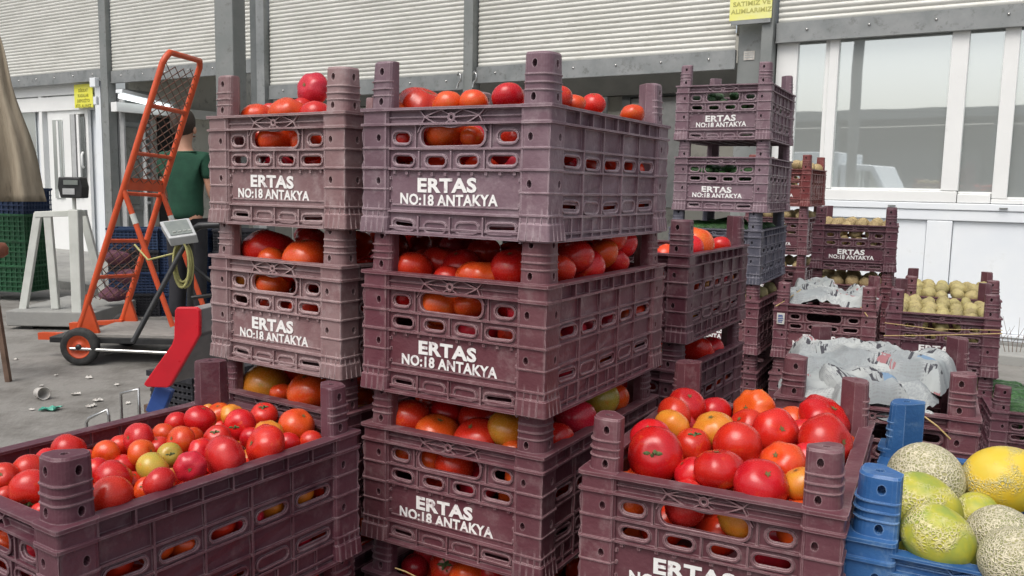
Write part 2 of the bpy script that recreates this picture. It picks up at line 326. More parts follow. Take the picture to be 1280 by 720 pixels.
# ------------------------------------------------------------------ crate prototype meshes
CW, CL, CH, CPT = .33, .4515, .186, .2447
def slot(cx, cz, w_, h_, n=5):
    r_ = h_/2; p = []
    for sx, a0 in ((1, -90), (-1, 90)):
        for k in range(n+1):
            a = R(a0 + 180*k/n); p.append((cx + sx*(w_/2-r_) + r_*math.cos(a), cz + r_*math.sin(a)))
    return p
def rrect(x0, x1, z0, z1, r_=.008, n=4):
    p = []
    for cx, cz, a0 in ((x1-r_, z0+r_, -90), (x1-r_, z1-r_, 0), (x0+r_, z1-r_, 90), (x0+r_, z0+r_, 180)):
        for k in range(n+1):
            a = R(a0+90*k/n); p.append((cx+r_*math.cos(a), cz+r_*math.sin(a)))
    return p
def plate(outer, holes, t, bev=.0006):
    """flat sheet with real holes, returned as verts/faces in (a, c, b): a across, b up, c thickness"""
    cu = bpy.data.curves.new('tmp', 'CURVE'); cu.dimensions = '2D'; cu.fill_mode = 'BOTH'; cu.extrude = t/2-bev; cu.bevel_depth = bev; cu.bevel_resolution = 0
    for poly in [outer]+holes:
        s_ = cu.splines.new('POLY'); s_.points.add(len(poly)-1); s_.use_cyclic_u = True
        for i, (a, b) in enumerate(poly): s_.points[i].co = (a, b, 0, 1)
    o = bpy.data.objects.new('tmp', cu); col.objects.link(o); me = bake(o, 'tmp'); kill(o)
    v = [(q.co.x, -q.co.z, q.co.y) for q in me.vertices]; f = [tuple(p.vertices) for p in me.polygons]
    bpy.data.meshes.remove(me); return v, f
def addplate(mb, outer, holes, t, off, fr):
    v, f = plate(outer, holes, t); mb.add([fr(a, c+off, b) for a, c, b in v], f)
def ribbon(mb, pts, wd, c0, c1, fr):
    for (a0, b0), (a1, b1) in zip(pts, pts[1:]):
        d = Vector((a1-a0, b1-b0)); n = Vector((-d.y, d.x)).normalized()*wd/2
        q = [(a0+n.x, b0+n.y), (a0-n.x, b0-n.y), (a1-n.x, b1-n.y), (a1+n.x, b1+n.y)]
        v = [fr(a, c0, b) for a, b in q]+[fr(a, c1, b) for a, b in q]
        mb.add(v, [(0, 1, 2, 3), (7, 6, 5, 4), (0, 4, 5, 1), (1, 5, 6, 2), (2, 6, 7, 3), (3, 7, 4, 0)])

def end_panel_mesh():
    mb = MB(); fr = lambda a, c, b: (a, c, b)       # c<0 is outward
    X = .117
    def bx(x0, x1, z0, z1, out, inn=.004): mb.box(x0, x1, -out, inn, z0, z1)
    holes = [rrect(-.056, .056, .1325, .1605, .012), slot(-.092, .1445, .030, .0145), slot(.092, .1445, .030, .0145)]
    lips = []
    row2 = [(-.0885, .036), (-.030, .034), (.026, .034), (.084, .044)]
    for x, w_ in row2: holes.append(slot(x, .1125, w_, .0125))
    opened = [(-.0885, .034), (.084, .044)]
    for x, w_ in opened: holes.append(slot(x, .020, w_, .0065))
    addplate(mb, rrect(-X, X, .003, .1845, .001, 1), holes, .003, 0, fr)
    # raised lips round the slots
    for x, w_ in row2: addplate(mb, slot(x, .1125, w_+.007, .0190), [slot(x, .1125, w_+.003, .0150)], .005, -.0022, fr)
    for x in (-.092, .092): addplate(mb, slot(x, .1445, .037, .0210), [slot(x, .1445, .033, .0170)], .005, -.0022, fr)
    for x, w_ in row2: addplate(mb, slot(x, .0195, w_+.008, .0175), [slot(x, .0195, w_+.004, .0135)], .0045, -.002, fr)
    # horizontal ribs
    bx(-.1645, .1645, .1825, .1865, .0125, .008); bx(-.1640, .1640, .161, .1640, .0118)
    bx(-X, X, .1722, .1738, .0045); bx(-X-.02, X+.02, .1265, .1292, .0065); bx(-X-.03, X+.03, .0965, .0992, .0075)
    bx(-X-.02, X+.02, .0345, .0372, .0075); bx(-.1640, .1640, .0, .0040, .0120, .010)
    for sx in (-1, 1):
        mb.box(min(sx*X, sx*(X+.003)), max(sx*X, sx*(X+.003)), -.0095, .004, .0, .185)
        mb.box(min(sx*(X+.0031), sx*.150), max(sx*(X+.0031), sx*.150), -.001, .004, 0.0002, .1843)
        bx(min(sx*.064, sx*.0665), max(sx*.064, sx*.0665), .129, .161, .0055)
    for x in (-.059, -.002, .055):
        bx(x-.0012, x+.0012, .099, .1265, .0055); bx(x-.0012, x+.0012, .004, .0345, .0065)
    # stencil plate border and its tick marks
    bx(-X+.006, X-.006, .0965-.0505, .0965-.0492, .0035); 
    for k in range(10):
        x = -.105+k*.0233; bx(x-.0022, x+.0022, .0925, .0967, .005)
    for sx in (-1, 1):
        for z in (.052, .070, .086): bx(sx*.1125-.0014, sx*.1125+.0014, z-.002, z+.002, .0045)
    # handle lip and eye emblem
    addplate(mb, rrect(-.0578, .0578, .1306, .1625, .0135), [rrect(-.0555, .0555, .1330, .1602, .0115)], .006, -.0032, fr)
    up = [(-.047+.094*k/12, .1735+.0105*math.sin(math.pi*k/12)) for k in range(13)]
    dn = [(-.047+.094*k/12, .1735-.0150*math.sin(math.pi*k/12)) for k in range(13)]
    ribbon(mb, up, .0016, -.0082, 0, fr); ribbon(mb, dn, .0016, -.0084, 0, fr)
    for r1, z in ((.0062, .1718),):
        addplate(mb, [(r1*math.cos(2*math.pi*k/14), z+r1*math.sin(2*math.pi*k/14)) for k in range(14)], [[(.0036*math.cos(2*math.pi*k/12), z+.0036*math.sin(2*math.pi*k/12)) for k in range(12)]], .0085, -.0045, fr)
    for a0, b0, a1, b1 in ((-.004, .176, -.018, .182), (.004, .176, .018, .182), (-.004, .168, -.018, .1605), (.004, .168, .018, .1605), (-.047, .1735, -.006, .1722), (.047, .1735, .006, .1722), (-.047, .1735, -.058, .1845), (.047, .1735, .058, .1845), (-.047, .1735, -.060, .152), (.047, .1735, .060, .152)):
        ribbon(mb, [(a0, b0), (a1, b1)], .0014, -.0078, 0, fr)
    # inner stiffening under the rim
    return mb.mesh('end_panel')
def side_panel_mesh():
    mb = MB(); fr = lambda a, c, b: (-c, a, b)      # outward = +x
    Y = .178
    def bx(y0, y1, z0, z1, out, inn=.004): mb.box(-inn, out, y0, y1, z0, z1)
    cols_ = [-.178, -.110, -.040, .030, .100, .178]
    holes = []; lips = []
    for i in range(5):
        c = (cols_[i]+cols_[i+1])/2; w_ = (cols_[i+1]-cols_[i])*.72
        if i < 4 or True: holes.append(slot(c, .1135, w_, .0135)); lips.append((c, .1135, w_))
        if i in (0, 2, 4): holes.append(slot(c, .0505, w_, .0065))
        lips.append((c, .0505, w_))
    addplate(mb, rrect(-Y, Y, .003, .1845, .001, 1), holes, .003, 0, fr)
    for c, z, w_ in lips: addplate(mb, slot(c, z, w_+.007, .0190), [slot(c, z, w_+.0035, .0155)], .0045, -.002, fr)
    bx(-.2045, .2045, .1824, .1864, .0125, .008); bx(-.2045, .2045, .1609, .1639, .0118)
    for z, o in ((.1285, .0065), (.0975, .0065), (.0665, .0065), (.0345, .0065)): bx(-Y-.02, Y+.02, z-.0013, z+.0013, o)
    bx(-.2025, .2025, 0.0001, .0041, .0120, .010)
    for c in cols_: bx(c-.0013, c+.0013, .004, .161, .0062)
    for k in range(9):
        y = -.178+k*.0445; bx(y-.0011, y+.0011, .164, .1825, .0095)
    for k in range(11):
        y = -.178+k*.0356; bx(y-.001, y+.001, .004, .0345, .0055)
    for sy in (-1, 1): mb.box(-.004, .001, min(sy*Y, sy*.206), max(sy*Y, sy*.2045), 0.0002, .1843)
    return mb.mesh('side_panel')
def post_profile(o, body, r_o=None):
    """section of a corner post, outer corner at (+,-): squared off in the body, rounded above the rim, flat towards the middle of the crate"""
    p = []; h = .0215; ho = (.0262 if body else h)+o; r_o = .005 if body else .017
    def arc(cx, cy, r_, a0, a1, n):
        for k in range(n+1):
            a = R(a0+(a1-a0)*k/n); p.append((cx+r_*math.cos(a), cy+r_*math.sin(a)))
    arc(ho-r_o, -ho+r_o, r_o, -90, 0, 7)
    arc(ho-.008, h-.008, .008, 0, 90, 3)
    c = .021; p.append((-h+c, h)); p.append((-h, h-c))
    arc(-h+.008, -ho+.008, .008, 180, 270, 3)
    return p
def post_mesh():
    prof = [(0, .001), (.002, .0052), (.024, .0035), (.026, .0010), (.0345, .0008), (.0350, .0028), (.0372, .0028), (.0377, .0006), (.0655, .0005), (.0660, .0022), (.0675, .0022), (.068, .0005),
            (.0965, .0003), (.097, .0030), (.0992, .003), (.0997, .0002), (.1265, 0), (.127, .0022), (.129, .0022), (.1295, 0), (.1600, 0), (.1605, .0036), (.1642, .0036), (.1647, .0006), (.1815, .0006), (.1822, .0042), (.1869, .0042), (.1872, .0),
            (.2050, -.0011), (.2054, .0004), (.2065, .0004), (.2069, -.0012), (.2150, -.0013), (.2154, .0006), (.2168, .0006), (.2172, -.0014), (.2260, -.0016), (.2264, 0.0), (.2278, 0.0), (.2282, -.0018), (.2540, -.0028), (.2570, -.0050)]
    mb = MB(); n = None; v = []; f = []
    for z, o in prof:
        pr = post_profile(o, z < .1871); n = len(pr); v += [(x, y, z) for x, y in pr]
    for i in range(len(prof)-1):
        for k in range(n): f.append((i*n+k, i*n+(k+1) % n, (i+1)*n+(k+1) % n, (i+1)*n+k))
    f.append(tuple(range(n))[::-1]); f.append(tuple(range((len(prof)-1)*n, len(prof)*n)))
    mb.add(v, f); base = obj('tmp', mb.mesh('tmp'), None)
    cu = MB()
    for z in (.079, .143, .197, .2415):
        for cx, cy, ax in ((-.004, -.0262 if z < .187 else -.0215, 'y'), (.0262 if z < .187 else .0215, .004, 'x')):
            rr = [(.0001, -.016), (.0030, -.0155), (.0040, -.014), (.0040, .014), (.0001, .0141)]
            b = len(cu.v); cu.lathe(rr, 10, (cx, cy, z), ax, False)
            cu.v[b:] = [(x, y, z+(q-z)*1.45) for x, y, q in cu.v[b:]]
    cu.lathe([(.0001, -.01), (.0045, -.01), (.0045, .01), (.0001, .01)], 10, (0, 0, .2570), 'z', False)
    c_ = obj('tmpc', cu.mesh('tmpc'), None)
    bm = bmesh.new(); bm.from_mesh(c_.data); bmesh.ops.remove_doubles(bm, verts=bm.verts, dist=.0004); bmesh.ops.holes_fill(bm, edges=bm.edges); bmesh.ops.recalc_face_normals(bm, faces=bm.faces); bm.to_mesh(c_.data); bm.free()
    md = base.modifiers.new('b', 'BOOLEAN'); md.object = c_; md.operation = 'DIFFERENCE'; md.solver = 'EXACT'; md.use_self = False
    me = bake(base, 'corner_post'); kill(base, c_)
    # flared gussets at the foot, added as ribs
    bm = bmesh.new(); bm.from_mesh(me)
    def fin(q, z, t_):
        vs_ = [bm.verts.new((*(p+t_*s_), zz)) for s_ in (-1, 1) for p, zz in zip(q, z)]
        for fc in ((0, 1, 2), (5, 4, 3), (0, 3, 4, 1), (1, 4, 5, 2), (2, 5, 3, 0)): bm.faces.new([vs_[i] for i in fc])
    for k in range(4):
        x = -.016+k*.011
        fin([Vector((x, -.024)), Vector((x, -.0330)), Vector((x, -.0258))], [.002, .002, .040+.01*(k % 2)], Vector((.0006, 0)))
        fin([Vector((.024, -x)), Vector((.0330, -x)), Vector((.0258, -x))], [.002, .002, .040+.01*(k % 2)], Vector((0, .0006)))
    # ragged moulding seam along the outer corner
    a = Vector((.0248, -.0248)); d = Vector((.7071, -.7071)); t_ = Vector((.7071, .7071))*.0006; prev = None
    for k in range(17):
        z = .003+k*.0098; w_ = .0024+.0013*math.sin(k*2.7)+.0009*math.sin(k*5.1); row_ = [bm.verts.new((*(a+t_*s_), z)) for s_ in (-1, 1)]+[bm.verts.new((*(a+d*(w_)+t_*s_*.6), z)) for s_ in (1, -1)]
        if prev:
            for i in range(4): bm.faces.new([prev[i], prev[(i+1) % 4], row_[(i+1) % 4], row_[i]])
        else: bm.faces.new(row_)
        prev = row_
    bm.faces.new(prev[::-1])
    bmesh.ops.recalc_face_normals(bm, faces=bm.faces); bm.to_mesh(me); bm.free()
    me.materials.clear(); return me
def base_mesh():
    mb = MB()
    holes = []
    for i in range(6):
        for j in range(8):
            holes.append(slot(-.11+i*.044, -.175+j*.05, .032, .010, 3))
    v, f = plate(rrect(-.157, .157, -.217, .217, .01, 2), holes, .004); mb.add([(a, b, c+.010) for a, c, b in v], f)
    for i in range(5): mb.box(-.090+i*.044-.002, -.086+i*.044, -.21, .21, .001, .0095)
    for j in range(7): mb.box(-.15, .15, -.151+j*.05, -.149+j*.05, .002, .0095)
    return mb.mesh('base')
def text_mesh(lines, name):
    me_all = MB()
    for body, size, x, z, off, sx in lines:
        cu = bpy.data.curves.new('t', 'FONT'); cu.body = body; cu.size = size; cu.align_x = 'CENTER'; cu.extrude = .0004; cu.offset = off; cu.resolution_u = 3; cu.space_character = 1.06
        o = bpy.data.objects.new('t', cu); col.objects.link(o); me = bake(o, 't'); kill(o)
        xs = [q.co.x for q in me.vertices]; hw = (max(xs)-min(xs))/2; mid = (max(xs)+min(xs))/2
        k = sx/(2*hw)
        me_all.add([((q.co.x-mid)*k+x, -q.co.z, q.co.y+z) for q in me.vertices], [tuple(p.vertices) for p in me.polygons]); bpy.data.meshes.remove(me)
    return me_all.mesh(name)
ME = {'end': end_panel_mesh(), 'side': side_panel_mesh(), 'post': post_mesh(), 'base': base_mesh(),
      'text': text_mesh([('ERTAS', .0268, -.008, .0682, .0010, .104), ('NO:18 ANTAKYA', .0215, -.006, .0492, .0006, .172)], 'lettering')}

def warp(me, seed, ax, half):
    m2 = me.copy(); ph = seed*2.1; a = (.0022, -.0018, .0035, .0005)[seed % 4]; b = (.0035, .0060, .0015, .0075)[seed % 4]; a = 0 if ax == 0 else a
    for q in m2.vertices:
        x = q.co[ax]; k = max(0, math.cos(math.pi*x/(2*half)))
        low_ = 1-min(1, max(0, q.co.z/CH)); o_ = a*k*(1-abs(2*q.co.z/CH-1)**2)+(.0010*k*math.sin(x*40+ph) if ax else 0)
        q.co[1-ax] += -o_ if ax == 0 else o_
        q.co.z += -b*k*low_+.0011*k*math.sin(x*26+ph)*(.4+low_)
    return m2
ENDS = [warp(ME['end'], i, 0, .165) for i in range(4)]; SIDES = [warp(ME['side'], i, 1, .2258) for i in range(4)]
TXT = [warp(ME['text'], i, 0, .165) for i in range(4)]
def make_crate(label, mname, loc, rz, group, text=True, tilt=(0, 0)):
    root = empty('produce_crate', loc, rz, label, 'crate', group)
    root.rotation_euler = (tilt[0], tilt[1], rz)
    mt = M[mname]; va = rnd.randrange(4); vb = rnd.randrange(4)
    root.rotation_euler = (R(rnd.uniform(-.35, .35)), R(rnd.uniform(-.3, .3)), rz)
    for k in range(2):
        p = obj('end_panel', ENDS[va], mt, root); p.location = (0, (-CL/2+.0128)*(1 if k == 0 else -1), 0); p.rotation_euler = (0, 0, k*math.pi)
        if k == 0 and text:
            t_ = obj('lettering', TXT[va], M['ink'], p); t_.location = (rnd.uniform(-.004, .004), -.0025, rnd.uniform(-.0015, .002)); t_.rotation_euler = (0, rnd.uniform(-.012, .012), 0); tag(t_, kind=None)
        q = obj('side_panel', SIDES[vb], mt, root); q.location = ((CW/2-.0128)*(1 if k == 0 else -1), 0, 0); q.rotation_euler = (0, 0, k*math.pi)
    for k, (sx, sy) in enumerate(((1, -1), (1, 1), (-1, 1), (-1, -1))):
        q = obj('corner_post', ME['post'], mt, root); q.location = (sx*(CW/2-.0297), sy*(CL/2-.0297), 0); q.rotation_euler = (0, 0, k*math.pi/2)
        if mname == 'blue': q.scale = (1.22, 1.22, 1.07); q.location = (sx*(CW/2-.0325), sy*(CL/2-.0325), 0)
    obj('base', ME['base'], mt, root)
    return root

CR = {}
LAB_N = {1: 'lowest', 2: 'second from the ground', 3: 'third from the ground', 4: 'fourth from the ground', 5: 'fifth from the ground', 6: 'sixth from the ground', 7: 'topmost'}
def stack(key, corner, yaw, top, mats, labels, where, group, dz=0.0, bottom=1, jit=.004, ref='fr'):
    """corner = (x, y) of the front right (or front left) rim corner; levels counted from the ground"""
    ex = Vector((math.cos(yaw), math.sin(yaw), 0)); ey = Vector((-math.sin(yaw), math.cos(yaw), 0))
    c = Vector((corner[0], corner[1], 0)) + ey*CL/2 + ex*(CW/2 if ref == 'fl' else -CW/2)
    for lv in range(top, bottom-1, -1):
        i = top-lv
        mm = mats[min(i, len(mats)-1)]
        lb = labels[i] if i < len(labels) else '%s crate, %s in %s' % ({'dark': 'dark maroon', 'maroon': 'maroon', 'mauve': 'faded mauve', 'pink': 'dusty pink', 'slate': 'slate grey', 'blue': 'blue'}.get(mm, mm), LAB_N[lv], where)
        j = Vector((rnd.uniform(-jit, jit), rnd.uniform(-jit, jit), 0)) if i else Vector((0, 0, 0))
        loc = c + j + Vector((0, 0, CPT*(lv-1)+dz))
        yw = yaw + (rnd.uniform(-.02, .02) if i else 0)
        CR[key+str(lv)] = (make_crate(lb, mm, loc, yw, group), loc, yw)
G_ = 'stacked plastic produce crates'
stack('C', (.0477, 1.149), -.5322, 6, ['mauve', 'maroon', 'maroon', 'dark'],
      ['faded mauve crate of tomatoes on top of the big centre stack', 'maroon crate of tomatoes, second from the top of the big centre stack',
       'maroon crate of tomatoes, third from the top of the big centre stack', 'dark crate at the bottom edge of the photo under the centre stack'], 'the big centre stack', G_)
stack('L', (-.2663, 1.350), -.5608, 6, ['pink', 'pink', 'maroon', 'dark'],
      ['dusty pink crate with one crimson tomato on top, upper crate left of centre', 'dusty pink crate directly below the upper left crate, one big dark tomato in front',
       'maroon crate behind the open lower left crate, orange tomatoes under the pink crates'], 'the left stack', G_)
stack('F', (-.4629, .8367), -.5777, 4, ['dark', 'dark'],
      ['open crate heaped with many small tomatoes at the lower left corner', 'dark crate directly under the open lower left crate of small tomatoes'], 'the stack at the lower left corner', G_, dz=.018)
stack('M', (.3869, .9322), -.4624, 4, ['maroon', 'dark'],
      ['open maroon crate of large tomatoes, right of the centre stack', 'dark crate directly under the open crate of large tomatoes'], 'the stack right of centre', G_, dz=.013)
stack('T', (.362, 1.735), -.53, 5, ['dark', 'dark'],
      ['dark crate with two orange tomatoes showing, behind the centre stack on its right', 'dark crate with one red tomato, below the crate with two orange tomatoes'], 'the stack behind the centre stack', G_)
pa = onz(966, 103, .186+CPT*6)
stack('A', (pa.x, pa.y), R(-27.5), 7, ['mauve', 'mauve', 'slate', 'maroon', 'maroon'],
      ['topmost mauve crate of cucumbers on the tall stack by the steel column', 'mauve crate of cucumbers, second from the top of the tall stack',
       'slate grey crate with greens, third from the top of the tall stack', 'maroon crate under the slate grey one in the tall stack'], 'the tall cucumber stack', G_)
pb = onz(1015, 211, .186+CPT*5)
stack('B', (pb.x, pb.y), R(-29), 6, ['rust', 'maroon', 'maroon'],
      ['rust red crate of potatoes just behind the tall cucumber stack', 'brown maroon crate below the rust red one behind the tall stack'], 'the stack behind the tall stack', G_)
pp = onz(1124, 283.5, .186+CPT*4)
stack('P', (pp.x, pp.y), R(-24), 5, ['dark', 'maroon'],
      ['purple maroon crate of potatoes against the white wall panels, with small lettering', 'crate of yellow potatoes under the one against the white wall panels'], 'the potato stack by the white wall', G_)
pd = onz(1098, 388, .186+CPT*3)
stack('D', (pd.x, pd.y), R(-25), 4, ['maroon', 'maroon'],
      ['maroon crate covered with crumpled newspaper and a small white sticker on its post', 'maroon crate under the sticker crate'], 'the stack with the small newspaper', G_)
pe = onz(1254, 400, .186+CPT*3)
stack('E', (pe.x, pe.y), R(-26), 4, ['dark', 'dark'],
      ['crate of yellow potatoes tied with twine, in front at the right', 'crate right below the potato crate tied with twine'], 'the front potato stack at the right', G_)
eye_ = Vector((-math.sin(R(-26)), math.cos(R(-26)), 0)); exe = Vector((math.cos(R(-26)), math.sin(R(-26)), 0))
pe2 = Vector((pe.x, pe.y, 0)) + eye_*.50 + exe*.03
stack('H', (pe2.x, pe2.y), R(-26), 4, ['maroon', 'dark'],
      ['maroon crate of potatoes behind the twine tied one, near the white wall'], 'the rear potato stack at the right', G_)
stack('N', (.770, 1.355), -.455, 4, ['maroon', 'maroon'],
      ['crate covered by the big crumpled newspapers behind the large tomatoes', 'crate under the big newspaper crate'], 'the newspaper stack', G_, dz=.013)
stack('G', (.4040, .980), -.505, 4, ['blue', 'blue'],
      ['blue crate full of netted and yellow melons at the lower right corner', 'blue crate under the melon crate'], 'the melon stack', G_, dz=-.040, ref='fl')
pz = onz(1238, 514, .186+CPT*2)
stack('Z', (pz.x, pz.y), R(-22), 3, ['dark', 'dark'],
      ['dark crate of cucumbers at the right edge of the photo with white lettering'], 'the low cucumber stack at the right edge', G_, ref='fl')
# crate in front of the centre stack, only its rear post is in the picture
kc = Vector((.0477, 1.149, 0)) - Vector((math.cos(-.5322), math.sin(-.5322), 0))*.02
kx = Vector((math.cos(-.5322), math.sin(-.5322), 0)); ky = Vector((-math.sin(-.5322), math.cos(-.5322), 0))
kcorner = kc - ky*(CL+.035) + kx*(.0)
stack('K', (kcorner.x, kcorner.y), -.5322, 3, ['maroon', 'dark'], ['maroon crate at the bottom edge, only its rear post showing before the centre stack'], 'the stack before the centre stack', G_)

# ------------------------------------------------------------------ fruit meshes
def fruit_mesh(name, seed, flat=.8, lobes=0, lob=.05, nu=22, nv=13, dimple=.16, lump=.03, long=1.0):
    """unit radius fruit, stem along +z"""
    v = []; f = []; q = Vector((seed*7.3, seed*3.1, 0)); ph = seed*1.3
    v.append(None)
    for i in range(1, nv):
        th = math.pi*i/nv
        for k in range(nu):
            a = 2*math.pi*k/nu
            r_ = math.sin(th); z = math.cos(th)
            l = 1 + lob*math.cos(lobes*a+ph)*min(1, r_*1.2)*(0.4+.6*(z > 0)) if lobes else 1
            zz = z*flat - math.copysign(dimple*math.exp(-(r_/.28)**2), z)*(1 if z > 0 else .35)
            p = Vector((r_*math.cos(a)*l, r_*math.sin(a)*l, zz*long))
            p *= 1 + lump*noise.noise(p*1.3+q)*2
            v.append(p)
    v[0] = Vector((0, 0, (flat-dimple)*long)); v.append(Vector((0, 0, -(flat-dimple*.35)*long)))
    for k in range(nu): f.append((0, 1+k, 1+(k+1) % nu))
    for i in range(nv-2):
        for k in range(nu): f.append((1+i*nu+k, 1+(i+1)*nu+k, 1+(i+1)*nu+(k+1) % nu, 1+i*nu+(k+1) % nu))
    last = len(v)-1; b = 1+(nv-2)*nu
    for k in range(nu): f.append((last, b+(k+1) % nu, b+k))
    mb = MB(); mb.add(v, f, True); return mb.mesh(name)
TM = [fruit_mesh('tomato', 1, .84, 5, .012, lump=.018), fruit_mesh('tomato', 2, .88, 5, .022, lump=.02), fruit_mesh('tomato', 3, .80, 7, .045, nu=28, lump=.03), fruit_mesh('tomato', 4, .92, 0, lump=.02), fruit_mesh('tomato', 5, .80, 5, .035, lump=.035), fruit_mesh('tomato', 6, .74, 8, .06, nu=32, lump=.04)]
def scar_mesh(seed):
    mb = MB(); v = [(0, 0, .03)]; n = 10
    for k in range(n):
        a = 2*math.pi*k/n; r_ = (.15 if k % 2 else .07)*(1+.2*math.sin(k*seed)); v.append((r_*math.cos(a), r_*math.sin(a), .015+r_*.25))
    mb.add(v, [(0, 1+k, 1+(k+1) % n) for k in range(n)], True); return mb.mesh('stem_scar', False)
def calyx_mesh():
    mb = MB()
    for k in range(6):
        a = 2*math.pi*k/6+.2*math.sin(k*5); L_ = .34+.10*math.sin(k*3.1); d = Vector((math.cos(a), math.sin(a), 0)); s_ = Vector((-d.y, d.x, 0))
        pts = []
        for i in range(5):
            t_ = i/4; w_ = .11*(1-t_)**.8*(.5+1.2*t_) if i < 4 else .004; p = d*(.04+L_*t_) + Vector((0, 0, .76+.10*math.sin(t_*3.0+k*2)))
            pts.append((p-s_*w_-Vector((0, 0, .02)), p+Vector((0, 0, .02)), p+s_*w_-Vector((0, 0, .02))))
        v = [q for g in pts for q in g]; f = []
        for i in range(4):
            for j in range(2): f.append((i*3+j, i*3+j+1, (i+1)*3+j+1, (i+1)*3+j))
        mb.add(v, f, True)
    mb.tube([(0, 0, .60), (.01, 0, .78), (.05, .02, .90)], [.07, .05, .055], 6)
    return mb.mesh('calyx', False)
ME['calyx'] = calyx_mesh(); ME['scar'] = [scar_mesh(2), scar_mesh(5)]
M['scar'] = mat('dry_stem_scar', (.16, .10, .03), .8, (.10, .11, .03), scale=6)
PM = [fruit_mesh('potato', 11, .8, 0, dimple=.02, lump=.12, nu=14, nv=9, long=1.3), fruit_mesh('potato', 12, .9, 0, dimple=.03, lump=.1, nu=14, nv=9, long=1.15), fruit_mesh('potato', 13, .85, 3, .04, dimple=.03, lump=.13, nu=14, nv=9, long=1.0)]
def cuc_mesh(seed):
    mb = MB(); n = 9; pts = []; rr = []
    for i in range(n):
        t_ = i/(n-1)*2-1; pts.append((t_*3.2, .5*(1-t_*t_)*(1 if seed % 2 else -1), 0)); rr.append(max(.12, (1-abs(t_)**4)**.5*(.95+.06*math.sin(i*2+seed))))
    mb.tube(pts, rr, 10); return mb.mesh('cucumber')
KM = [cuc_mesh(1), cuc_mesh(2)]

stuff_mb = {}
def add_stuff(key, me, mtx):
    vs_, fs_ = stuff_mb.setdefault(key, ([], []))
    b = len(vs_); vs_ += [tuple(mtx @ q.co) for q in me.vertices]; fs_ += [tuple(i+b for i in p.vertices) for p in me.polygons]
def orient(dirv):
    return Vector(dirv).normalized().to_track_quat('Z', 'Y')

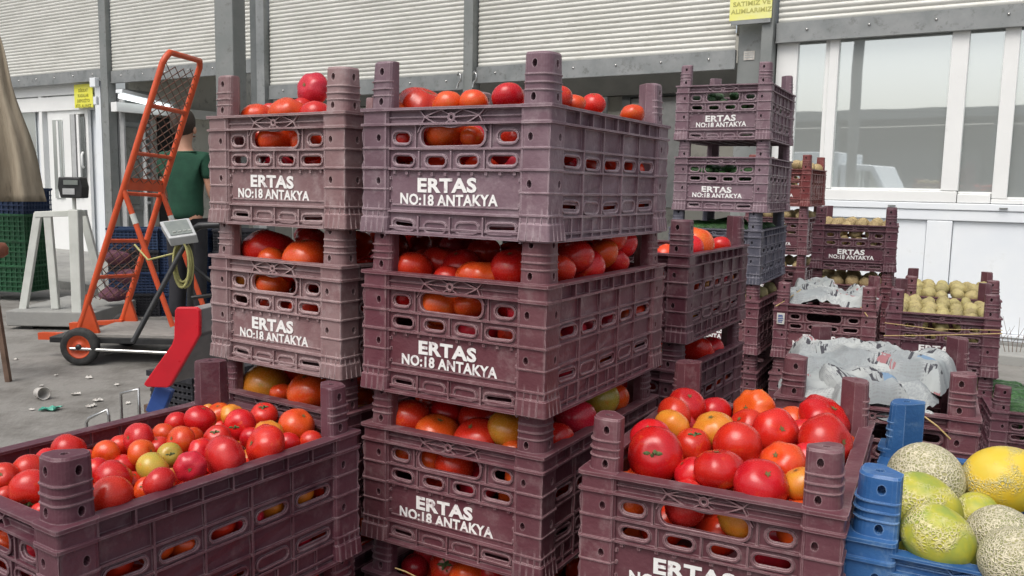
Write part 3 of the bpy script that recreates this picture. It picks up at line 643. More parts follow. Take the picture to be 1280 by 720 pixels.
# tomatoes that can be told apart: u, v, radius in px of the 1280 photo, colour, row depth behind the crate front or 'z', stem direction
ORD = ['first', 'second', 'third', 'fourth', 'fifth', 'sixth', 'seventh', 'eighth', 'ninth', 'tenth', 'eleventh', 'twelfth', 'thirteenth', 'fourteenth', 'fifteenth'] + ['%dth' % k for k in range(16, 80)]
CNAME = {'r': 'ripe red', 'k': 'crimson', 'o': 'orange-red', 'y': 'yellow-orange', 'g': 'greenish yellow'}
TOM = {
 'F4': ('lower left crate', [
  (250,524,20,'r','z'),(221,530,15,'r','z'),(276,514,15,'y','z'),(294,514,13,'y','z'),(300,531,20,'r','z','s-.1,-.9,.1'),(336,517,17,'r','z','s.1,-.5,1'),(371,532,23,'o','z'),
  (272,547,17,'r','z','s0,-.7,.8'),(336,543,19,'y','z'),(339,560,28,'r','z'),(292,576,30,'k','z'),(238,584,20,'k','z','n.3,-1,.1'),(253,565,18,'r','z'),(226,551,19,'o','z'),
  (212,569,16,'g','z','s.3,-.6,.3'),(191,585,21,'g','z'),(221,611,21,'k','z'),(389,553,14,'r','z'),(205,544,12,'o','z'),(173,548,20,'k','z'),(133,567,17,'o','z','n0,-1,-.2'),
  (86,562,21,'r','z'),(142,597,23,'r','z'),(143,622,27,'r','z'),(36,588,21,'r','z'),(40,612,27,'r','z','s.2,-.8,-.6'),(4,597,19,'r','z'),(177,567,18,'o','z'),(156,582,14,'r','z'),
  (183,611,15,'o','z','s.1,-.6,.4'),(151,557,12,'r','z'),(121,588,16,'r','z'),(9,622,15,'r','z'),(54,639,10,'r','z'),(240,549,14,'o','z'),(265,570,14,'r','z'),(315,548,13,'r','z'),(60,575,14,'r','z'),(112,575,14,'r','z'),(318,505,13,'o','z'),(198,560,13,'r','z'),(165,603,14,'r','z'),(97,590,16,'r','z'),(360,555,15,'r','z')]),
 'M4': ('large tomato crate', [
  (819,568,35,'r','z','s-.25,-.9,.35'),(789,544,26,'r','z'),(829,519,23,'r','z'),(852,512,24,'r','z','n.1,-.6,.9'),(841,533,24,'y','z'),(893,516,20,'r','z'),(892,537,27,'y','z'),
  (943,513,27,'o','z'),(922,556,31,'r','z'),(969,539,29,'r','z'),(896,587,32,'r','z'),(977,580,30,'o','z'),(951,606,34,'r','z'),(1002,605,24,'y','z'),(1026,523,33,'r','z'),
  (1005,542,18,'r','z'),(1040,556,37,'r','z'),(1062,592,20,'r','z'),(866,556,15,'r','z','s0,-.5,1'),(1012,574,18,'r','z'),(866,592,20,'r','z'),(935,532,22,'r','z'),(1000,520,22,'o','z'),(800,520,22,'k','z')]),
 'C6': ('top centre crate', [
  (524,135,29,'r',.09),(560,132,18,'o',.05),(592,129,17,'o',.05),(635,122,19,'r',.06),(697,124,18,'r',.12),(716,132,15,'o',.16),(796,143,14,'o',.36),(558,166,25,'o',.045),(590,172,14,'o',.045),(532,165,14,'r',.05),(493,139,12,'o',.05),(662,128,12,'r',.12),
  (742,130,14,'r',.25)]),
 'C5': ('second centre crate', [
  (515,337,24,'r',.06),(551,326,21,'r',.11),(577,335,23,'r',.10),(602,347,28,'o',.06),(638,336,24,'r',.07),(605,315,20,'r',.16),(704,337,20,'r',.11),(731,322,23,'r',.17),(756,334,24,'r',.21),(765,302,22,'r',.30),(791,305,20,'r',.34),
  (771,317,19,'o',.27),(787,327,18,'r',.31),(549,377,27,'o',.05),(586,382,18,'o',.05),(455,318,12,'r',.12),(700,310,20,'r',.26),(740,298,19,'r',.33),(570,308,20,'k',.2),(535,300,18,'k',.25),(560,352,18,'r',.06)]),
 'C4': ('third centre crate', [
  (512,523,25,'r',.06),(557,517,21,'r',.11),(531,503,17,'r',.13),(596,523,22,'r',.11),(546,543,26,'o',.055),(596,549,28,'r',.055),(636,536,25,'y',.07),(642,562,14,'o',.05),(537,572,18,'o',.05),(568,582,23,'r',.05),
  (699,548,21,'r',.12),(724,522,24,'k',.20),(760,498,22,'g',.30),(782,500,20,'o',.33),(575,505,18,'k',.17),(620,510,18,'k',.18),(690,520,20,'k',.22)]),
 'C3': ('bottom centre crate', [(561,708,23,'r',.07,'s-.2,-.8,.5'),(585,718,21,'o',.05),(533,694,18,'k',.12),(612,716,17,'r',.07),(505,700,16,'k',.1)]),
 'L6': ('top left crate', [
  (391,112,20,'k',.16,'n-.5,-.8,.3'),(360,145,23,'o',.06),(321,146,18,'o',.07),(396,145,20,'r',.07),(345,173,21,'o',.045),(326,172,14,'r',.06),(376,136,14,'r',.12),(340,134,12,'o',.16),(312,140,10,'r',.12)]),
 'L5': ('second left crate', [
  (334,315,33,'r',.09),(382,324,27,'o',.055),(391,303,20,'r',.14),(340,353,21,'o',.045),(365,338,15,'r',.06),(350,292,12,'r',.2),(340,330,17,'o',.05)]),
 'L4': ('third left crate', [
  (334,481,28,'y',.08),(354,464,27,'r',.14),(387,489,27,'o',.06),(352,492,14,'o',.05),(418,492,16,'o',.07),(318,470,18,'r',.15),(396,463,18,'r',.17)]),
 'T5': ('upper crate behind centre', [(876,305,23,'o',.20),(903,307,12,'r',.34),(862,310,16,'r',.14)]),
 'T4': ('lower crate behind centre', [(886,439,21,'r',.25),(905,436,14,'k',.33)]),
 'F3': ('crate beneath lower left', [(377,716,20,'k',.38)]),
}
def crate_frame(key):
    root, loc, yaw = CR[key]
    ex = Vector((math.cos(yaw), math.sin(yaw), 0)); ey = Vector((-math.sin(yaw), math.cos(yaw), 0))
    return loc, ex, ey, yaw
placed = {}
for key, (cname, lst) in TOM.items():
    loc, ex, ey, yaw = crate_frame(key); front = loc - ey*CL/2; zr = loc.z+CH
    items = []
    for it in lst:
        u, v_, rp, c = it[:4]; rp *= (1.0 if key == 'F4' else 1.0 if key == 'M4' else 1.1); mn = 15.5 if key == 'F4' else 23 if key == 'M4' else 0; sink = .014 if rp < mn else 0; rp = max(rp, mn); md = it[4]; st = it[5] if len(it) > 5 else None
        d = ray(u, v_)
        if md == 'z': t_ = (zr+.004-sink-EYE)/d.z
        else: t_ = (front+ey*md-CAM).dot(ey)/d.dot(ey)
        p = CAM+d*t_; r_ = rp/FOC*t_
        items.append([p, r_, c, st, u, v_])
    # let neighbours settle against each other and inside the walls
    for _ in range(8):
        for i in range(len(items)):
            for j in range(i):
                a, b = items[i], items[j]; dd = a[0]-b[0]; L_ = dd.length; want = (a[1]+b[1])*.72
                if 1e-6 < L_ < want:
                    # push the deeper one down and back along the line between them
                    k = (want-L_)*.25; n_ = dd/L_; n_ = Vector((n_.x*.6, n_.y*.6, n_.z*.6+(.5 if a[5] < b[5] and md != 'z' else 0))).normalized()
                    a[0] += n_*k; b[0] -= n_*k
        for a in items:
            q = a[0]-loc; x, y = q.dot(ex), q.dot(ey); r_ = a[1]*.92
            lim = CW/2-.0165-r_; x2 = max(-lim, min(lim, x)); lim = CL/2-.0165-r_; y2 = max(-lim, min(lim, y))
            a[0] += ex*(x2-x)+ey*(y2-y)
    placed[key] = items
    # names for the rows
    vs_ = sorted(i[5] for i in items); n = len(items)
    nb = 1 if n < 5 else 2 if n < 10 else 3 if n < 18 else 5
    def row(v_): return min(nb-1, int(nb*vs_.index(v_)/n))
    rows = {}
    for i in items: rows.setdefault(row(i[5]), []).append(i)
    RN = {1: [''], 2: ['upper row', 'lower row'], 3: ['top row', 'middle row', 'bottom row'], 5: ['rear row', 'fourth row', 'third row', 'second row', 'front row']}[nb]
    for ri, its in rows.items():
        its.sort(key=lambda a: a[4])
        for k, (p, r_, c, st, u, v_) in enumerate(its):
            sz = 'small ' if r_ < .021 else 'large ' if r_ > .034 else ''
            calyx = st and st[0] == 's'
            lb = '%s%s tomato%s, %s from left%s, %s' % (sz, CNAME[c], ' with green calyx' if calyx else '', ORD[k], (' in '+RN[ri]) if RN[ri] else '', cname)
            if key == 'L6' and c == 'k': lb = 'crimson tomato perched highest above the top crate of the left stack'
            if key == 'M4' and calyx and u < 850 and v_ > 560: lb = 'large red tomato with green star calyx facing the viewer, near left post of its crate'
            me = rnd.choice(TM[:4]) if r_ < .034 else rnd.choice(TM[1:])
            o = obj('tomato', me, T[c]); o.location = p; o.scale = (r_, r_, r_)
            if st: q = orient(tuple(float(x) for x in st[1:].split(',')))
            elif md == 'z': q = orient((rnd.uniform(-1, 1), rnd.uniform(-1.0, 1.1), rnd.uniform(.1, 1.6)))
            else: q = orient((rnd.uniform(-.5, .5), rnd.uniform(-.5, .8), 1))
            o.rotation_mode = 'QUATERNION'; o.rotation_quaternion = q
            tag(o, lb, 'tomato', 'tomatoes in the '+cname)
            if calyx: obj('calyx', ME['calyx'], M['calyx'], o)
            else:
                q = obj('stem_scar', rnd.choice(ME['scar']), M['scar'], o); q.location = (0, 0, {0: .70, 1: .74, 2: .66, 3: .78, 4: .66, 5: .60}[TM.index(me)])
# deeper layers
low = fruit_mesh('tomato_low', 9, .85, 0, nu=12, nv=8, lump=.04)
glimpsed = 0
for key in list(TOM) + ['F2', 'K3', 'K2', 'M3', 'T3', 'L3', 'C2']:
    loc, ex, ey, yaw = crate_frame(key); its = placed.get(key, [])
    cname = TOM[key][0] if key in TOM else 'lower crates'
    small = key.startswith('F'); rr = .024 if small else .034
    nx, ny, nz = (6, 9, 4) if small else (4, 6, 3)
    fuller = key in ('C5', 'C4', 'L5', 'L4')
    for k in range(nz+fuller):
        z = loc.z+.016+rr+(CH-.045-rr-.016)*k/(nz-1)
        if k == nz: z = loc.z+CH+.010
        if key in ('C6', 'C5', 'C4', 'L5', 'L4', 'L6', 'T5', 'M4', 'F4') and k == nz-1: z += .002
        for i in range(nx):
            for j in range(ny):
                hx = CW/2-.017-rr; hy = CL/2-.017-rr
                off = .5 if k % 2 else 0
                x = -hx+2*hx*min(1, (i+off*(i < nx-1))/(nx-1)); y = -hy+2*hy*min(1, (j+off*(j < ny-1))/(ny-1))
                p = loc*1 + ex*(x+rnd.uniform(-.004, .004)) + ey*(y+rnd.uniform(-.004, .004)); p.z = z+rnd.uniform(-.005, .005)
                r_ = rr*rnd.uniform(.88, 1.1)
                if k == nz and (y < -.06 or abs(x) > hx*.98): continue
                if any((p-a[0]).length < (a[1]+r_)*.62 for a in its): continue
                c = rnd.choice('rrrrkoory') if key[0] != 'C' else rnd.choice('rrrkko')
                # the camera sees only the upper layer and what stands behind the openings
                vis = k >= nz-1 and key in TOM and key not in ('F3', 'C3') and (key in ('F4', 'M4') or (x-hx > -.09 or y < -.05)) 
                if vis:
                    o = obj('tomato', low, T[c]); o.location = p; o.scale = (r_, r_, r_); o.rotation_euler = (rnd.uniform(0, 6), rnd.uniform(0, 6), 0)
                    o['deep'] = key+c; tag(o, None, 'tomato', 'lower layer of the '+cname); glimpsed += 1
                elif i in (0, nx-1) or j in (0, ny-1) or k == nz-1:
                    add_stuff(c, low, Matrix.LocRotScale(p, Vector((rnd.uniform(-1, 1), rnd.uniform(-1, 1), 1)).to_track_quat('Z', 'Y'), (r_,)*3))
def heap(key, meshes, mt, name, cat, rr, nx, ny, lb, dome=.0, zoff=0.0, scale=(1, 1, 1), aim=None, ext=(0, 0)):
    loc, ex, ey, yaw = crate_frame(key); k = 0
    for j in range(ny):
        for i in range(nx):
            hx = CW/2-.02-rr*.9-ext[0]; hy = CL/2-.02-rr*.9-ext[1]
            x = -hx+2*hx*i/max(1, nx-1)+rnd.uniform(-.3, .3)*rr; y = -hy+2*hy*j/max(1, ny-1)+rnd.uniform(-.3, .3)*rr
            x = max(-hx, min(hx, x)); y = max(-hy, min(hy, y))
            z = loc.z+CH+zoff+dome*(1-(x/hx)**2*.6)*(1-(y/hy)**2*.6)+rnd.uniform(-.3, .3)*rr
            p = loc+ex*x+ey*y; p.z = z; r_ = rr*rnd.uniform(.88, 1.15)
            o = obj(name, rnd.choice(meshes), mt); o.location = p; o.scale = (r_*scale[0], r_*scale[1], r_*scale[2])
            o.rotation_euler = (rnd.uniform(0, 6), rnd.uniform(0, 6), rnd.uniform(0, 6)) if aim is None else (rnd.uniform(-.12, .12), rnd.uniform(-.12, .12), yaw+aim+rnd.uniform(-.15, .15))
            RN = ['front row'] + [ORD[q]+' row' for q in range(1, 12)]
            tag(o, '%s, %s from left, %s' % (lb, ORD[i], RN[j]), cat, lb.split(',')[0][:70]); k += 1
# a plain fill under the heaps, so the slots show produce
def under(key, meshes, mt, rr, lb, cat, name, levels=(.05, .10, .145)):
    loc, ex, ey, yaw = crate_frame(key); V = []; F = []
    for z in levels:
        for i in range(5):
            for j in range(7):
                if 0 < i < 4 and 0 < j < 6: continue
                p = loc+ex*(-.125+i*.0625)+ey*(-.185+j*.0617); p.z = loc.z+z+rnd.uniform(-.008, .008); me = rnd.choice(meshes)
                mx = Matrix.LocRotScale(p, Vector((rnd.uniform(-1, 1), rnd.uniform(-1, 1), rnd.uniform(-1, 1))).to_track_quat('Z', 'Y'), (rr,)*3); b = len(V)
                V += [tuple(mx @ q.co) for q in me.vertices]; F += [tuple(t_+b for t_ in q.vertices) for q in me.polygons]
    me = bpy.data.meshes.new(name); me.from_pydata(V, [], F); me.polygons.foreach_set('use_smooth', [True]*len(F)); o = obj(name, me, mt); tag(o, lb, cat, kind='stuff')
heap('P5', PM, M['potato'], 'potato', 'potato', .022, 6, 6, 'tan potato in the lettered crate by white wall', dome=.016, zoff=-.012)
heap('P4', PM, M['potato'], 'potato', 'potato', .026, 5, 3, 'tan potato under the lettered crate by the wall', dome=.02, zoff=.0)
heap('E4', PM, M['quince'], 'potato', 'potato', .021, 7, 7, 'yellow potato in the twine tied crate', dome=.006, zoff=-.012)
heap('H4', PM, M['quince'], 'potato', 'potato', .025, 6, 4, 'yellow potato behind the twine tied crate', dome=.012, zoff=.002)
heap('B6', PM, M['potato'], 'potato', 'potato', .027, 4, 3, 'tan potato in the rust red crate', dome=.02, zoff=.01)
heap('B5', PM, M['potato'], 'potato', 'potato', .027, 4, 3, 'tan potato in the crate below the rust red one', dome=.01, zoff=.0)
heap('B4', PM, M['potato'], 'potato', 'potato', .027, 4, 3, 'tan potato low behind the tall stack', dome=.01, zoff=.0)
heap('A4', PM, M['quince'], 'potato', 'potato', .025, 4, 3, 'yellow potato in the crate under the slate one', dome=.0, zoff=.0)
heap('E3', PM, M['quince'], 'potato', 'potato', .026, 5, 3, 'yellow potato under the twine tied crate', dome=.0, zoff=.0)
for k_, c_ in (('P5', 'potato'), ('E4', 'quince'), ('B6', 'potato'), ('P4', 'potato'), ('B5', 'potato'), ('E3', 'quince')):
    under(k_, PM, M[c_], .024, 'potatoes packed inside crate, seen through its slots', 'potatoes', 'packed_potatoes')
heap('A7', KM, M['cucumber'], 'cucumber', 'cucumber', .017, 2, 9, 'dark green cucumber in the topmost tall stack crate', zoff=-.045, aim=0, ext=(.045, 0))
heap('A6', KM, M['cucumber'], 'cucumber', 'cucumber', .017, 2, 9, 'dark green cucumber in the second tall stack crate', zoff=-.045, aim=0, ext=(.045, 0))
heap('A5', KM, M['cucumber'], 'cucumber', 'cucumber', .017, 3, 5, 'dark green cucumber in the slate crate', zoff=-.004, aim=0.1, dome=.02, ext=(.045, .01))
heap('Z3', KM, M['cucumber'], 'cucumber', 'cucumber', .019, 2, 9, 'dark green cucumber in the crate at the right edge', zoff=-.006, aim=0, dome=.022, ext=(.05, 0))
for k_ in ('A7', 'A6', 'Z3'):
    under(k_, [fruit_mesh('green_low', 21, .9, 0, nu=10, nv=6, long=1.6)], M['cucumber'], .02, 'cucumbers packed inside crate, seen through its slots', 'cucumbers', 'packed_cucumbers', (.05, .09, .125))
# two cucumbers pushed against the grip opening of each upper crate
for key, uv in (('A7', ((893, 119), (912, 119))), ('A6', ((888, 208), (906, 209)))):
    loc, ex, ey, yaw = crate_frame(key)
    for i, (u, v_) in enumerate(uv):
        d = ray(u, v_); fr_ = loc-ey*(CL/2-.035); t_ = (fr_-CAM).dot(ey)/d.dot(ey)
        o = obj('cucumber', KM[i], M['cucumber']); o.location = CAM+d*t_+ey*.045; o.scale = (.017, .017, .017); o.rotation_euler = (0, 0, yaw+math.pi/2-.15+.3*i)
        tag(o, '%s shiny cucumber end filling the grip opening of the %s crate' % (('left', 'right')[i], 'topmost' if key == 'A7' else 'second highest'), 'cucumber', 'cucumbers at the grip openings')

# melons
MM = [fruit_mesh('melon', 31, .95, 0, nu=36, nv=22, dimple=.03, lump=.02), fruit_mesh('melon', 32, 1.0, 0, nu=36, nv=22, dimple=.03, lump=.03, long=1.22), fruit_mesh('melon', 33, 1.0, 9, .012, nu=36, nv=22, dimple=.03, lump=.02, long=1.15)]
gl, gx, gy, gyaw = crate_frame('G4')
for u, v_, rp, me, mk, ax, dz, lb in (
    (1157, 597, 48, 0, 'melon_net', (.2, .1, 1), 0, 'round grey netted melon by the rear left post of the blue crate'),
    (1254, 600, 44, 1, 'melon_yellow', (1, -.1, .25), .0, 'bright yellow melon with a netted end, at the back of the blue crate'),
    (1152, 634, 43, 1, 'melon_green', (.9, -.25, -.45), -.004, 'yellow green melon with pale streaks, left of the blue crate behind another'),
    (1172, 672, 42, 2, 'melon_green', (.7, -.3, -.5), .012, 'yellow green melon with a brown scar, foremost in the blue crate'),
    (1220, 643, 30, 0, 'melon_green', (.1, 0, 1), -.035, 'small green melon wedged in the middle of the blue crate'),
    (1252, 672, 44, 0, 'melon_net', (.5, .3, 1), -.002, 'pale yellow netted melon at the right edge of the photo'),
    (1270, 702, 46, 0, 'melon_net', (-.3, -.4, 1), .012, 'beige netted melon at the lower right corner of the photo')):
    d = ray(u, v_); t_ = (gl.z+CH+.004+dz-EYE)/d.z; o = obj('melon', MM[me], M[mk]); r_ = rp/FOC*t_*.95
    o.location = CAM+d*t_; o.scale = (r_,)*3; o.rotation_mode = 'QUATERNION'; o.rotation_quaternion = orient(ax); tag(o, lb, 'melon', 'melons in the blue crate')
for k, (x, y, z) in enumerate(((-.09, -.13, .09), (.03, -.14, .09), (.1, -.05, .1), (-.08, .0, .08), (.05, .05, .09), (.1, .14, .1), (-.06, .13, .08))):
    o = obj('melon', MM[0], M['melon_green']); p = gl+gx*x+gy*y; p.z = gl.z+z; o.location = p; o.scale = (.052,)*3; tag(o, 'green melon low in the blue crate, %s' % ('in its front left corner', 'in the middle of its front', 'by its right side near the front', 'halfway along its left side', 'in its centre', 'in its rear right corner', 'in its rear left corner')[k], 'melon', 'lower layer of melons in the blue crate')

# ------------------------------------------------------------------ newspapers, twine, sticker
def sheet(name, key, x0, x1, y0, y1, h, seed, mi, lb, amp=.02, edge=.03, rot=0, n=70, ridg=7, group=None):
    loc, ex, ey, yaw = crate_frame(key); V = []; F = []; UV = []
    for j in range(n+1):
        for i in range(n+1):
            a, b = i/n, j/n; x = x0+(x1-x0)*a; y = y0+(y1-y0)*b
            wx = .03*noise.noise(Vector((x*9+seed, y*9, 3))); wy = .03*noise.noise(Vector((x*9, y*9+seed, 7)))
            q = Vector((x*ridg+seed*3+wx*20+y*4, y*ridg*.8-x*3, seed*5.0))
            z = amp*(1-abs(noise.noise(q))*2.6) + amp*.32*(1-abs(noise.noise(q*2.3))*3) + amp*.2*(1-abs(noise.noise(q*4.1))*3)
            e = min(a, b, 1-a, 1-b); z -= edge*max(0, 1-e*7)**2
            z += .014*math.sin(math.pi*a)*math.sin(math.pi*b)
            c_, s_ = math.cos(rot), math.sin(rot); X, Y = x+wx, y+wy; X, Y = X*c_-Y*s_, X*s_+Y*c_
            p = loc+ex*X+ey*Y; V.append((p.x, p.y, loc.z+CH+h+z)); UV.append((a*(x1-x0)*2.6, b*(y1-y0)*2.6))
    for j in range(n):
        for i in range(n): F.append((j*(n+1)+i, j*(n+1)+i+1, (j+1)*(n+1)+i+1, (j+1)*(n+1)+i))
    me = bpy.data.meshes.new(name); me.from_pydata(V, [], F); uvl = me.uv_layers.new(name='UVMap')
    for lp in me.loops: uvl.data[lp.index].uv = UV[lp.vertex_index]
    o = obj(name, me, PAPER[mi]); sd = o.modifiers.new('s', 'SOLIDIFY'); sd.thickness = .0008
    return tag(o, lb, 'newspaper', group)
sheet('newspaper', 'N4', -.165, .10, -.215, .04, .002, 1, 0, 'large grey newspaper sheet over the front half of its crate', amp=.014, edge=.02, group='newspapers covering the crate behind the large tomatoes')
sheet('newspaper', 'N4', -.175, .06, -.06, .20, .030, 4, 1, 'crumpled newspaper bulging at the back left of the same crate', amp=.016, edge=.04, rot=.15, group='newspapers covering the crate behind the large tomatoes')
sheet('newspaper', 'N4', -.04, .12, -.05, .18, .028, 7, 2, 'coloured newspaper page crumpled by the rear right post', amp=.018, edge=.045, rot=-.25, group='newspapers covering the crate behind the large tomatoes')
sheet('newspaper', 'N4', -.14, .0, -.21, -.03, .022, 9, 2, 'folded newspaper page beside the front left post', amp=.014, edge=.03, rot=.3, n=34, group='newspapers covering the crate behind the large tomatoes')
sheet('newspaper', 'D4', -.145, .15, -.20, .20, .008, 12, 1, 'rumpled newspaper lying on the sticker crate', amp=.024, edge=.02)
sheet('newspaper', 'D4', -.13, .02, -.06, .16, .036, 15, 0, 'brownish newspaper ball on the rumpled newspaper', amp=.02, edge=.04, n=34)
def twine(pts, lb, r_=.0013, name='twine', m_='tan'):
    mb = MB(); mb.tube(pts, r_, 6); o = mb.build(name, M[m_]); return tag(o, lb, name)
def cpt(key, x, y, z):
    loc, ex, ey, yaw = crate_frame(key); p = loc+ex*x+ey*y; p.z = loc.z+z; return p
twine([cpt('E4', -.165, -CL/2-.014, .150), cpt('E4', -.02, -CL/2-.016, .143), cpt('E4', .165, -CL/2-.014, .156)], 'straw twine along the rim of the front potato crate')
twine([cpt('E4', -.165, -CL/2-.014, .108), cpt('E4', -.05, -CL/2-.017, .120), cpt('E4', .165, -CL/2-.014, .146)], 'straw twine slanting across the front potato crate', .0017)
twine([cpt('D4', -.155, -CL/2-.014, .176), cpt('D4', -.12, -.20, .200), cpt('D4', -.09, -.12, .225)], 'straw twine over the left rim of the sticker crate', .0016)
twine([cpt('D4', .08, -.12, .215), cpt('D4', .11, -.20, .19), cpt('D4', .135, -CL/2-.014, .165)], 'straw twine over the right rim of the sticker crate', .0016)
twine([onz(1156, 521, .96), onz(1172, 533, .95), onz(1188, 549, .93)], 'single straw stalk behind the blue rear post', .0013, 'straw')
twine([onz(494, 710, .70), onz(506, 714, .70), onz(522, 722, .69)], 'single straw stalk by the post at the bottom edge', .0012, 'straw')
mb = MB(); mb.box(-.0125, .0125, -.0006, .0006, -.019, .019); sticker = mb.build('sticker', M['litterwhite'])
sticker.location = cpt('D4', -.137, -CL/2-.005, .135); sticker.rotation_euler = (0, 0, R(-25)); tag(sticker, 'small white paper sticker with blue print on the crate post', 'sticker')
mb = MB()
for z in (-.012, -.006, .0, .006, .011): mb.box(-.009, .009-abs(z)*.3, -.0014, -.0008, z-.0016, z+.0012)
mb.build('print', M['bluepaint'], sticker)

# ------------------------------------------------------------------ ground and platform
mb = MB(); mb.add([(-90, -90, 0), (90, -90, 0), (90, 90, 0), (-90, 90, 0)], [(0, 1, 2, 3)]); tag(mb.build('ground', M['asphalt']), kind='structure')
mb = MB(); mb.box(-4.8, .25, -.55, -.06, -.05, .075); st_ = mb.build('pavement_step', M['slab'], bevel=.01); st_.location = P0+EX*3.2; st_.rotation_euler = (0, 0, AW); tag(st_, kind='structure')
mb = MB(); mb.box(-19, -8.4, -2.4, 3.0, -.05, .10); st_ = mb.build('raised_floor', M['slab'], bevel=.01); st_.location = P0; st_.rotation_euler = (0, 0, AW); tag(st_, kind='structure')

# ------------------------------------------------------------------ facade of the market hall
def wroot(name, label, cat, group=None): return empty(name, P0, AW, label, cat, group)
SHL = [(-18.4, -12.24, 2.78, 'far left roller shutter, above the white booth'), (-12.03, -8.97, 2.73, 'roller shutter behind the top of the orange trolley'),
       (-8.64, -5.52, 2.37, 'wide roller shutter behind the left crate stack'), (-5.36, -2.47, 2.43, 'roller shutter above the centre stack, left of the steel column'), (-2.08, 2.6, 2.64, 'roller shutter above the white windows at the right')]
for s0, s1, zb, lb in SHL:
    r_ = wroot('roller_shutter', 'ribbed pale grey '+lb, 'roller shutter', 'roller shutters of the market hall')
    mb = MB(); rail = .165; z = zb+rail; ztop = 5.3; pitch = .050; L_ = []
    while z < ztop:
        for k in range(5):
            t_ = k/5; L_.append((z+pitch*t_*.9, -.009*math.sin(math.pi*t_)))
        L_.append((z+pitch*.94, .005)); z += pitch
    L_.append((z, .0)); v = []; f = []
    for zz, dd in L_: v += [(s0, dd, zz), (s1, dd, zz)]
    for i in range(len(L_)-1): f.append((2*i, 2*i+1, 2*i+3, 2*i+2))
    mb.add(v, f); cu_ = mb.build('slat_curtain', M['shutter'], r_); cu_['kind'] = 'stuff'
    mb = MB(); mb.box(s0-.01, s1+.01, -.028, .02, zb, zb+rail); mb.box(s0-.01, s1+.01, -.04, .02, zb-.012, zb-.001); mb.build('bottom_rail', M['galv'], r_)
    n = max(3, int((s1-s0)/.48))
    rv = MB(); rv.lathe([(.0001, -.012), (.010, -.009), (.013, 0)], 8, (0, 0, 0), 'y'); rm = rv.mesh('rivet')
    for i in range(n):
        q = obj('rivet', rm, M['chrome'], r_); q.location = (s0+(i+.5)*(s1-s0)/n, -.029, zb+rail*.55)
for s0, s1, d0, d1, mk, lb in ((-12.22, -12.05, -.08, .06, 'steel', 'slim steel post between the two left shutters'), (-8.95, -8.82, -.06, .06, 'steel_dark', 'dark steel post beside the square column, left of its pale twin'), (-8.805, -8.66, -.09, .06, 'galv', 'pale galvanised post left of the wide shutter'),
                               (-5.50, -5.375, -.10, .06, 'steel', 'steel post with hook between the two centre shutters'), (-2.45, -2.22, .02, .3, 'steel', 'wide grey steel pillar under the yellow sign'), (-2.205, -2.10, -.1, .1, 'steel', 'round edged steel post at the left of the white windows')):
    r_ = wroot('steel_post', lb, 'post', 'posts between the roller shutters')
    mb = MB(); mb.box(s0, s1, d0, d1, 0, 5.3); mb.build('shaft', M[mk], r_, bevel=.006)
    mb = MB(); mb.box(s0-.03, s1+.03, d0-.03, d1+.03, 0, .012); mb.build('base_plate', M['galv'], r_)
    if 'hook' in lb:
        for dx in (-.05, .16):
            mb = MB(); mb.tube([(s0+dx, -.13, 2.50), (s0+dx+.02, -.14, 2.53), (s0+dx+.05, -.14, 2.50), (s0+dx+.04, -.13, 2.44), (s0+dx+.01, -.13, 2.42), (s0+dx, -.14, 2.36)], .012, 6)
            mb.build('hook', M['chrome'], r_)
    if 'two left' in lb:
        mb = MB(); mb.box(s0-.16, s0-.02, -.16, -.09, 2.66, 2.80); mb.build('latch_box', M['white'], r_, bevel=.008); mb = MB(); mb.box(s0-.12, s0-.04, -.14, -.09, 2.40, 2.52); mb.build('latch_box', M['white'], r_, bevel=.008)
r_ = wroot('hall_upper_wall', 'plain grey upper wall of the market hall above the roller shutters', 'wall')
mb = MB(); mb.box(-19, 6, .0, .3, 5.305, 6.6); mb.build('wall_face', M['slab'], r_); mb = MB(); mb.box(-19.2, 6.2, -1.1, .35, 6.605, 6.75); mb.build('roof_edge', M['galv'], r_)

# ticket sheet on the pillar
def text_on(parent, lines, mt, x, y, z, size, gap, name='printed_text'):
    for i, b in enumerate(lines):
        me = text_mesh([(b, size, 0, 0, size*.03, size*len(b)*.62)], name); o = obj(name, me, M[mt], parent); o.location = (x, y, z-i*gap)
r_ = wroot('yellow_sign', 'pale yellow notice with two lines of small print on the steel pillar', 'sign')
mb = MB(); mb.box(-2.50, -2.115, -.125, -.115, 2.84, 3.04); mb.build('sheet', M['pale_yellow'], r_)
text_on(r_, ['SATIMIZ VE', 'ALIMLARIMIZ'], 'pale_ink', -2.30, -.1265, 2.965, .055, .065)
mb = MB(); mb.box(-2.48, -2.12, -.135, -.112, 2.80, 2.836); mb.build('ledge', M['galv'], r_)
r_ = wroot('white_sticker', 'little white sticker on the grey steel pillar', 'sticker'); mb = MB(); mb.box(-2.39, -2.29, .012, .018, 2.50, 2.58); mb.build('paper', M['litterwhite'], r_)
mb = MB()
for z in (2.52, 2.54, 2.56): mb.box(-2.38, -2.30, .0095, .0115, z, z+.006)
mb.build('print', M['greyplastic'], r_)

